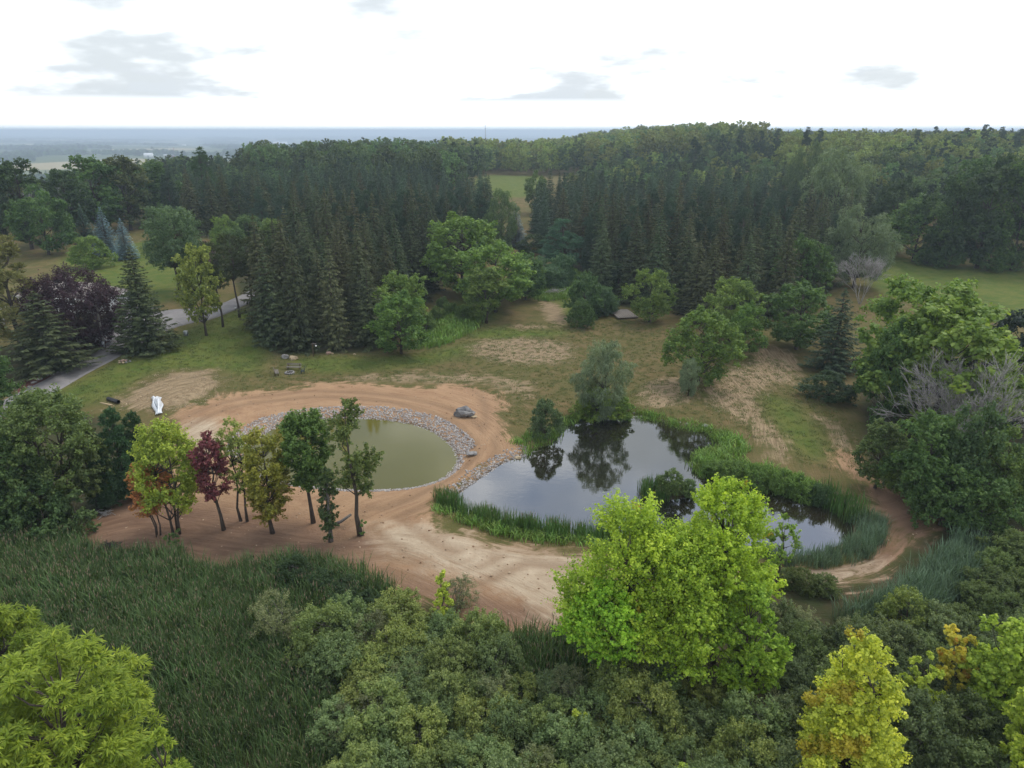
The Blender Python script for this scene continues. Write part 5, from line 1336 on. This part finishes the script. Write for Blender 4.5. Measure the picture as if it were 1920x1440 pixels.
def boulder(u, v, wpx, hfac, mat, label, seed, cat='boulder', deep=0.8, name='boulder', rz=0.0):
    p = G(u, v); w = width_for(p, wpx)
    o = link(name, rock_mesh(name, M[mat], seed, 0.75, 1.0, 3), None, (p[0], p[1], p[2] + w * hfac * 0.30), rz, (w, w * deep, w * hfac))
    return tag(o, label, cat)
boulder(534, 672, 15, 0.75, 'stone_grey', 'grey boulder at the foot of the spruces, next to a tan one', 201)
boulder(551, 674, 17, 0.6, 'stone_tan', 'tan boulder at the foot of the spruces, next to a grey one', 202)
boulder(616, 664, 9, 0.8, 'stone_pink', 'small pinkish boulder past the lamp post', 203)
boulder(623, 664, 5, 0.8, 'stone_tan', 'smallest pale stone beside the pinkish boulder', 204)
boulder(872, 778, 40, 0.50, 'stone_dark', 'big dark angular boulder on the bare soil between the ponds', 205)
boulder(889, 782, 13, 0.3, 'stone_tan', 'flat tan stone leaning on the big dark boulder', 206)
boulder(859, 779, 17, 0.6, 'stone_dark', 'small dark rock against the flank of the big dark boulder', 207)
boulder(885, 852, 22, 0.28, 'stone_grey', 'flat grey slab at the end of the rip-rap ring', 208)
boulder(971, 860, 14, 0.4, 'stone_tan', 'brownish rock at the water where the causeway meets the dark pond', 209)
boulder(984, 856, 13, 0.4, 'stone_grey', 'paler rock at the water where the causeway meets the dark pond', 210)
boulder(1190, 783, 26, 0.16, 'stone_grey', 'long pale slab at the water beside the silvery willow', 211, deep=0.4)
boulder(1322, 800, 13, 0.5, 'stone_grey', 'grey rock in the grass on the far bank of the dark pond', 212)
boulder(726, 660, 7, 0.7, 'stone_pink', 'little stone under the lower maple by the spruces', 213)
boulder(665, 665, 6, 0.5, 'stone_tan', 'little pale stone on the lawn below the spruces', 214)
for i, (u, v, w) in enumerate(((75, 712, 13), (86, 705, 13), (97, 703, 12), (108, 700, 12), (117, 698, 10), (64, 718, 11), (128, 683, 12), (140, 676, 11), (150, 670, 10), (56, 726, 10))):
    o = boulder(u, v, w, 0.4, 'stone_grey', 'flat grey landscape stone in the mulch bed beside the driveway', 220 + i, 'stone', 0.7, 'landscape_stone', 0.5)
    o['group'] = 'landscape stones beside the driveway'
p = G(232, 680)
e = thing('stone_pile', p, 'small heap of pale fieldstones beside the driveway', 'stones')
r = np.random.default_rng(5)
for k in range(16):
    a = r.uniform(0, 6.28); d = r.uniform(0, 0.75)
    link('fieldstone', rock_mesh('fieldstone', M[('stone_tan', 'stone_grey', 'stone_pink')[k % 3]], 250 + k % 5, sub=2), e, (d * math.cos(a) * 1.2, d * math.sin(a), 0.15 + (0.75 - d) * 0.35), a, (0.42,) * 3)

# wooden platform
A, B, D = G(1165, 580), G(1186, 594), G(1150, 588)
La, Lb = np.linalg.norm((B - A)[:2]), np.linalg.norm((D - A)[:2])
cen = (B + D) / 2; rz = ang(A, B)
e = thing('wooden_platform', (cen[0], cen[1], cen[2]), 'weathered plank platform lying on the grass by the path', 'platform', None, rz)
for i in range(9):
    y = (i - 4) * Lb / 9
    part('plank', Geo().box((0, y, 0.34 + 0.012 * math.sin(i * 2.3)), (La, Lb / 9 - 0.03, 0.05)), ['grey_wood'], e)
for x in (-La * 0.46, 0, La * 0.46): part('joist', Geo().box((x, 0, 0.20), (0.10, Lb * 0.98, 0.22)), ['brown_wood'], e)

# rail frame by the driveway
pts = [G(331, 560), G(346, 572), G(365, 571), G(384, 570)]
e = thing('rail_fence', pts[1], 'corner of post and rail fence beside the driveway bend', 'fence')
o0 = pts[1]
for q in pts: part('post', Geo().tube([(0, 0, -0.2), (0, 0, 1.0), (0, 0, 2.0)], [0.085, 0.08, 0.075], 6), ['grey_wood'], e, q - o0)
for a_, b_ in zip(pts, pts[1:]):
    for z in (1.85, 0.85, 0.25): part('rail', Geo().tube([a_ - o0 + [0, 0, z], (a_ + b_) / 2 - o0 + [0, 0, z - 0.02], b_ - o0 + [0, 0, z]], 0.055, 4), ['grey_wood'], e)

p = G(349, 629)
e = thing('utility_box', p, 'short grey utility pedestal with pale lid beside the driveway', 'utility box')
part('body', Geo().box((0, 0, 0.35), (0.55, 0.45, 0.75)), ['metal_grey'], e); part('lid', Geo().box((0, 0, 0.76), (0.62, 0.52, 0.08)), ['white_paint'], e)
p = G(442, 583)
e = thing('path_light', p, 'tiny white-capped marker light among the driveway pines', 'lamp')
part('stem', Geo().tube([(0, 0, -0.1), (0, 0, 0.5)], 0.03, 6), ['black_plastic'], e); part('cap', Geo().box((0, 0, 0.56), (0.26, 0.26, 0.12)), ['white_paint'], e)

# utility poles and wires
def pole(p, h, label, box):
    e = thing('utility_pole', p, label, 'utility pole')
    part('pole', Geo().tube([(0, 0, -0.4), (0, 0, h * 0.5), (0, 0, h)], [0.17, 0.15, 0.12], 8), ['grey_wood'], e)
    part('crossarm', Geo().box((0, 0, h - 0.5), (1.5, 0.1, 0.12)), ['grey_wood'], e)
    for x in (-0.65, 0.65): part('insulator', Geo().tube([(x, 0, h - 0.44), (x, 0, h - 0.34), (x, 0, h - 0.2)], [0.05, 0.07, 0.03], 6), ['white_paint'], e)
    if box:
        tr = part('transformer', Geo().tube([(0, 0, 0), (0, 0, 0.03), (0, 0, 0.85), (0, 0, 0.95)], [0.20, 0.29, 0.29, 0.22], 8), ['metal_grey'], e, (-0.42, -0.1, h - 2.3))
        part('bushing', Geo().tube([(0, 0, 0.93), (0, 0, 1.05), (0, 0, 1.25)], [0.07, 0.08, 0.03], 6), ['white_paint'], tr)
        part('meter_cabinet', Geo().box((0.05, -0.25, 1.0), (0.32, 0.22, 0.9)), ['metal_grey'], e)
    return e
pp = G(197, 656); ph = height_for(pp, 556)
pole(pp, ph, 'grey utility pole with transformer can before the purple maple', True)
far = np.array([-118.0, 96.0, float(h_ground(-118, 96))])
pole(far, ph, 'plain utility pole down the road from the house', False)
for i, (dx, dz) in enumerate(((-0.65, -0.25), (0.65, -0.25), (0.0, -2.2))):
    a_ = pp + [dx, 0, ph + dz]; b_ = far + [dx, 0, ph + dz]; q = np.linspace(0, 1, 15)[:, None]
    P = a_ + (b_ - a_) * q; P[:, 2] -= 4 * 0.9 * (q * (1 - q))[:, 0]
    o = link('power_line', Geo().tube(P, 0.018, 4).mesh('power_line', [M['wire']]))
    tag(o, ('upper wire', 'second upper wire', 'lower sagging wire')[i] + ' running from the transformer pole past the house', 'wire')
# house
hp = G(192, 592); rzh = math.radians(-12)
e = thing('house', hp, 'low white house with hipped brown shingle roof behind the trees', 'house', None, rzh)
LX, LY, HW = 18.0, 7.5, 2.9
part('wall', Geo().box((-LX / 2, LY / 2, HW / 2), (LX, LY, HW)), ['white_paint'], e)
def hip(g, x0, x1, y0, y1, z, h, ov=0.6):
    x0 -= ov; x1 += ov; y0 -= ov; y1 += ov; w = (y1 - y0) / 2
    v = [(x0, y0, z), (x1, y0, z), (x1, y1, z), (x0, y1, z), (x0 + w, (y0 + y1) / 2, z + h), (x1 - w, (y0 + y1) / 2, z + h)]
    g.quads(v, [(0, 1, 5, 4), (2, 3, 4, 5), (1, 2, 5, 5), (3, 0, 4, 4)][:2])
    g.quads(v, [(1, 2, 5, 5), (3, 0, 4, 4)]) if False else g.quads(np.array([v[1], v[2], ((np.array(v[2]) + v[5]) / 2), v[5], v[3], v[0], ((np.array(v[0]) + v[4]) / 2), v[4]]), [(0, 1, 2, 3), (4, 5, 6, 7)])
    return g
rf = part('roof', hip(Geo(), -LX, 0, 0, LY, HW + 0.12, 2.2), ['roof'], e)
part('fascia', Geo().box((-LX / 2, -0.62, HW + 0.02), (LX + 1.24, 0.05, 0.24)).box((0.62, LY / 2, HW + 0.02), (0.05, LY + 1.2, 0.24)).box((-LX - 0.62, LY / 2, HW + 0.02), (0.05, LY + 1.2, 0.24)), ['white_paint'], e)
part('soffit', Geo().box((-LX / 2, LY / 2, HW + 0.055), (LX + 1.1, LY + 1.1, 0.06)), ['white_paint'], e)
part('chimney', Geo().box((-9, LY / 2, HW + 2.5), (0.9, 0.9, 1.5)), ['stone_grey'], rf)
for x in (-3.5, -8.5, -15):
    w_ = part('window', Geo().box((x, -0.03, 1.75), (1.7, 0.06, 1.3)), ['white_paint'], e)
    part('pane', Geo().box((x, -0.07, 1.75), (1.5, 0.04, 1.1)), ['glass_dark'], w_)
d_ = part('door', Geo().box((-12, -0.04, 1.05), (1.0, 0.07, 2.1)), ['brown_wood'], e)
e = thing('house_wing', hp + np.array([-19, -9.5, 0]), 'front wing of the house with brown roof and white fascia', 'house', None, rzh)
part('wall', Geo().box((0, 0, 1.5), (9, 9, 3.0)), ['white_paint'], e)
part('roof', hip(Geo(), -4.5, 4.5, -4.5, 4.501, 3.12, 2.6), ['roof'], e)
part('fascia', Geo().box((0, -5.12, 3.02), (10.24, 0.05, 0.22)).box((5.12, 0, 3.02), (0.05, 10.2, 0.22)), ['white_paint'], e)
for x in (-2.2, 2.2):
    w_ = part('window', Geo().box((x, -4.53, 1.7), (1.7, 0.06, 1.3)), ['white_paint'], e); part('pane', Geo().box((x, -4.57, 1.7), (1.5, 0.04, 1.1)), ['glass_dark'], w_)

# things lying on the graded soil
tp_ = [G(283, 748), G(302, 748), G(305, 778), G(291, 780)]
n = 22; V = np.zeros((n, n, 3))
for i in range(n):
    for j in range(n):
        u, v = i / (n - 1), j / (n - 1)
        q = (tp_[0] * (1 - u) + tp_[1] * u) * (1 - v) + (tp_[3] * (1 - u) + tp_[2] * u) * v
        fold = 0.40 * abs(math.sin(u * 5.2 + v * 1.6 + 0.5)) ** 0.7 + 0.22 * math.sin(u * 11 + v * 6) * math.sin(v * 7 + 1)
        edge = min(1, 6 * min(u, 1 - u, v, 1 - v) + 0.25)
        V[i, j] = q + np.array([0.25 * math.sin(v * 9 + u * 3), 0.35 * math.sin(u * 8), 0]) * 0.6 + [0, 0, 0.10 + max(fold, -0.04) * edge + 0.5 * math.exp(-((u - 0.7) ** 2 + (v - 0.55) ** 2) * 9)]
o3 = G(294, 765); ix = np.arange(n * n).reshape(n, n)
g = Geo().quads((V - o3).reshape(-1, 3), np.stack([ix[:-1, :-1], ix[1:, :-1], ix[1:, 1:], ix[:-1, 1:]], -1).reshape(-1, 4))
o = link('tarp', g.mesh('tarp', [M['tarp']], True), None, o3); sd_ = o.modifiers.new('thickness', 'SOLIDIFY'); sd_.thickness = 0.02
tag(o, 'crumpled white tarp lying on the soil behind the dark cedars', 'tarp')
a_, b_ = G(203, 750), G(223, 758); L = np.linalg.norm(b_ - a_); n = 40
x = np.linspace(-L / 2, L / 2, n); rr = 0.26 + 0.018 * np.sin(np.arange(n) * 2.1)
g = Geo().tube(np.column_stack([x, 0 * x, 0 * x]), rr, 12).tube(np.column_stack([x[[0, -1]], [0, 0], [0, 0]]), 0.22, 12)
o = link('drain_pipe', g.mesh('drain_pipe', [M['black_plastic']], True), None, (a_ + b_) / 2 + [0, 0, 0.27], ang(a_, b_)); tag(o, 'length of black corrugated drain pipe on the straw-covered soil', 'pipe')
a_, b_ = G(188, 755), G(210, 761); L = np.linalg.norm(b_ - a_)
o = link('plank', Geo().box((0, 0, 0.06), (L, 0.22, 0.09)).box((0, 0.0, 0.012), (L * 0.9, 0.05, 0.03)).mesh('plank', [M['pale_wood']]), None, (a_ + b_) / 2, ang(a_, b_)); tag(o, 'pale timber plank lying beside the black drain pipe', 'plank')
p = G(152, 796)
e = thing('utility_cart', p, 'small black-topped cart with pale wheels half hidden by the clump', 'cart', None, math.radians(20))
part('bed', Geo().box((0, 0, 0.62), (1.25, 0.9, 0.30)).box((0, 0, 0.80), (1.05, 0.72, 0.10)), ['black_plastic'], e)
for s in (-1, 1):
    w_ = part('wheel', Geo().tube([(0.0, s * 0.50, 0.36), (0.0, s * 0.64, 0.36)], 0.34, 8), ['black_plastic'], e)
    part('rim', Geo().tube([(0.0, s * 0.49, 0.36), (0.0, s * 0.665, 0.36)], 0.22, 8), ['white_paint'], w_)
part('drawbar', Geo().tube([(-0.6, 0, 0.5), (-1.6, 0, 0.45), (-2.4, 0, 0.30)], 0.05, 4), ['pale_wood'], e)

# brush heaps and logs
def brush(u, v, wpx, mat, label, seed, n=46, hgt=0.5):
    p = G(u, v); w = width_for(p, wpx) / 2; r = np.random.default_rng(seed)
    e = thing('brush_pile', p, label, 'brush'); g = Geo()
    for k in range(n):
        c = np.array([r.normal(0, w * 0.4), r.normal(0, w * 0.3), r.uniform(0.05, hgt)]); a = r.uniform(0, 6.28); L = r.uniform(0.5, 1.5)
        d = np.array([math.cos(a), math.sin(a), r.uniform(-0.15, 0.35)]) * L / 2
        d[2] = max(d[2], -(c[2] - 0.03)); d[2] = min(d[2], 0.4)
        g.tube(np.array([c - d, c + r.normal(0, 0.06, 3), c + d]), [0.035, 0.028, 0.012], 4)
    o = part('branch', g, [mat], e); o['kind'] = 'stuff'
brush(1040, 552, 48, 'dead_wood', 'pale tangle of cut branches below the blue-green pine', 1, 160, 1.2)
brush(205, 1024, 34, 'bark', 'dark scatter of sticks on the bare bank by the marsh', 2, 40, 0.25)
brush(195, 965, 22, 'dead_wood', 'pale sticks at the foot of the clump beside the bare bank', 3, 26, 0.3)
brush(1810, 770, 70, 'dead_wood', 'fallen grey branches under the dark blue-green tree', 4, 60, 1.0)
brush(1570, 650, 40, 'dead_wood', 'broken pale boughs hanging in the ragged spruce', 5, 20, 1.5)
brush(1000, 850, 10, 'dead_wood', 'few grey sticks on the grassy corner by the rocks', 6, 8, 0.15)
a_ = G(640, 985)
o = link('log', Geo().tube([(-0.9, 0, 0.15), (0, 0, 0.4), (1.0, 0.1, 0.95)], [0.17, 0.15, 0.12], 8).mesh('log', [M['bark_grey']]), None, a_, 0.3); tag(o, 'broken mossy log propped beside the vine-covered trunk', 'log')

# far farms and masts on the plain
def barn(u, v, wpx, roofk, wallk, label, silo=False, hf=0.35):
    p = on_plane(u, v, -58.0); p[2] = float(h_ground(p[0], p[1])); w = width_for(p, wpx); d = w * 0.55; h = w * hf
    e = thing('barn', p, label, 'barn', None, RNG.uniform(-0.3, 0.3))
    part('wall', Geo().box((0, 0, h / 2), (w, d, h)), [wallk], e)
    g = Geo(); hr = d * 0.35
    g.quads([(-w * .52, -d * .55, h), (w * .52, -d * .55, h), (w * .52, 0, h + hr), (-w * .52, 0, h + hr), (w * .52, d * .55, h), (-w * .52, d * .55, h)], [(0, 1, 2, 3), (3, 2, 4, 5)])
    part('roof', g, [roofk], e)
    part('gable', Geo().quads([(-w * .5, -d * .5, h), (-w * .5, 0, h + hr * .95), (-w * .5, 0, h + hr * .95), (-w * .5, d * .5, h)], [(0, 1, 2, 3)]).quads([(w * .5, -d * .5, h), (w * .5, 0, h + hr * .95), (w * .5, 0, h + hr * .95), (w * .5, d * .5, h)], [(0, 1, 2, 3)]), [wallk], e)
    part('door', Geo().box((0, -d / 2 - 0.1, h * 0.35), (w * 0.2, 0.2, h * 0.7)), ['metal_grey'], e)
    return e
barn(280, 300, 15, 'barn_roof', 'white_paint', 'largest white barn of the farm seen over the plantation in the valley')
barn(312, 298, 7, 'barn_roof', 'white_paint', 'small white shed of the valley farm beside the masts')
barn(323, 299, 8, 'barn_roof', 'red_paint', 'red-walled barn of the valley farm beside the masts')
barn(336, 296, 6, 'barn_roof', 'white_paint', 'small white shed of the valley farm beyond the red barn')
barn(526, 271, 24, 'barn_roof', 'white_paint', 'long pale shed on the plain beyond the pines', hf=0.12)
barn(553, 271, 6, 'barn_roof', 'white_paint', 'small pale shed beside the long pale one on the plain', hf=0.3)
barn(345, 272, 6, 'barn_roof', 'white_paint', 'white barn alone in the middle of the plain')
barn(210, 258, 5, 'barn_roof', 'white_paint', 'tiny white barn far out on the plain')
barn(180, 261, 10, 'barn_roof', 'white_paint', 'tiny long barn far out on the plain', hf=0.15)
barn(112, 262, 6, 'barn_roof', 'white_paint', 'tiny white barn near a wood far out on the plain')
def mast(p, h, w, label, mk):
    e = thing('lattice_mast', p, label, 'tower'); n = max(4, int(h / (w * 1.6)))
    zs = np.linspace(0, h, n + 1); ws = np.linspace(w, w * 0.25, n + 1)
    cs = [np.column_stack([sx * ws / 2, sy * ws / 2, zs]) for sx, sy in ((-1, -1), (1, -1), (1, 1), (-1, 1))]
    for c in cs: part('leg', Geo().tube(c, w * 0.09, 4), [mk], e)
    g = Geo()
    for k in range(n):
        for a_, b_ in ((0, 1), (1, 2), (2, 3), (3, 0)):
            g.tube([cs[a_][k], cs[b_][k + 1]], w * 0.05, 4)
    part('bracing', g, [mk], e)
    if w > 4:
        for z in (0.7, 0.82, 0.94): part('crossarm', Geo().box((0, 0, h * z), (w * 1.7, w * 0.12, w * 0.12)), [mk], e)
q = on_plane(317, 297, -58); mast((q[0], q[1], float(h_ground(q[0], q[1]))), 38, 2.2, 'thin mast standing at the valley farm, taller of two', 'metal_grey')
q = on_plane(328, 297, -58); mast((q[0], q[1], float(h_ground(q[0], q[1]))), 30, 2.2, 'thin mast standing at the valley farm, shorter of two', 'red_paint')
q = np.array([-0.0353 * 1500, 1500.0]); z = float(h_ground(*q)); mast((q[0], q[1], z), CAM_H - z + 12, 2.6, 'slender radio mast pricking the skyline over the light wood', 'metal_grey')
q = np.array([0.1615 * 1300 * 1.06, 1300.0]); z = float(h_ground(*q)); mast((q[0], q[1], z), CAM_H - z + 12, 7.0, 'power pylon on the skyline in front of the far ridge', 'metal_grey')

# ------------------------------------------------------------------ haze
me = bpy.data.meshes.new('haze')
x0, x1, y0, y1, z0, z1 = -62000, 62000, -700, 64000, -80, 66
me.from_pydata([(x, y, z) for z in (z0, z1) for x, y in ((x0, y0), (x1, y0), (x1, y1), (x0, y1))], [], [(0, 3, 2, 1), (4, 5, 6, 7), (0, 1, 5, 4), (1, 2, 6, 5), (2, 3, 7, 6), (3, 0, 4, 7)])
m, t = new_mat('haze')
pv = nd(t, 'ShaderNodeVolumePrincipled'); pv.inputs['Color'].default_value = (0.70, 0.85, 1.0, 1); pv.inputs['Density'].default_value = 0.00024; pv.inputs['Anisotropy'].default_value = 0.2
o = nd(t, 'ShaderNodeOutputMaterial'); t.links.new(pv.outputs[0], o.inputs['Volume'])
me.materials.append(m)
tag(link('haze', me), 'pale summer haze filling the air over the valley', None, None, 'stuff')
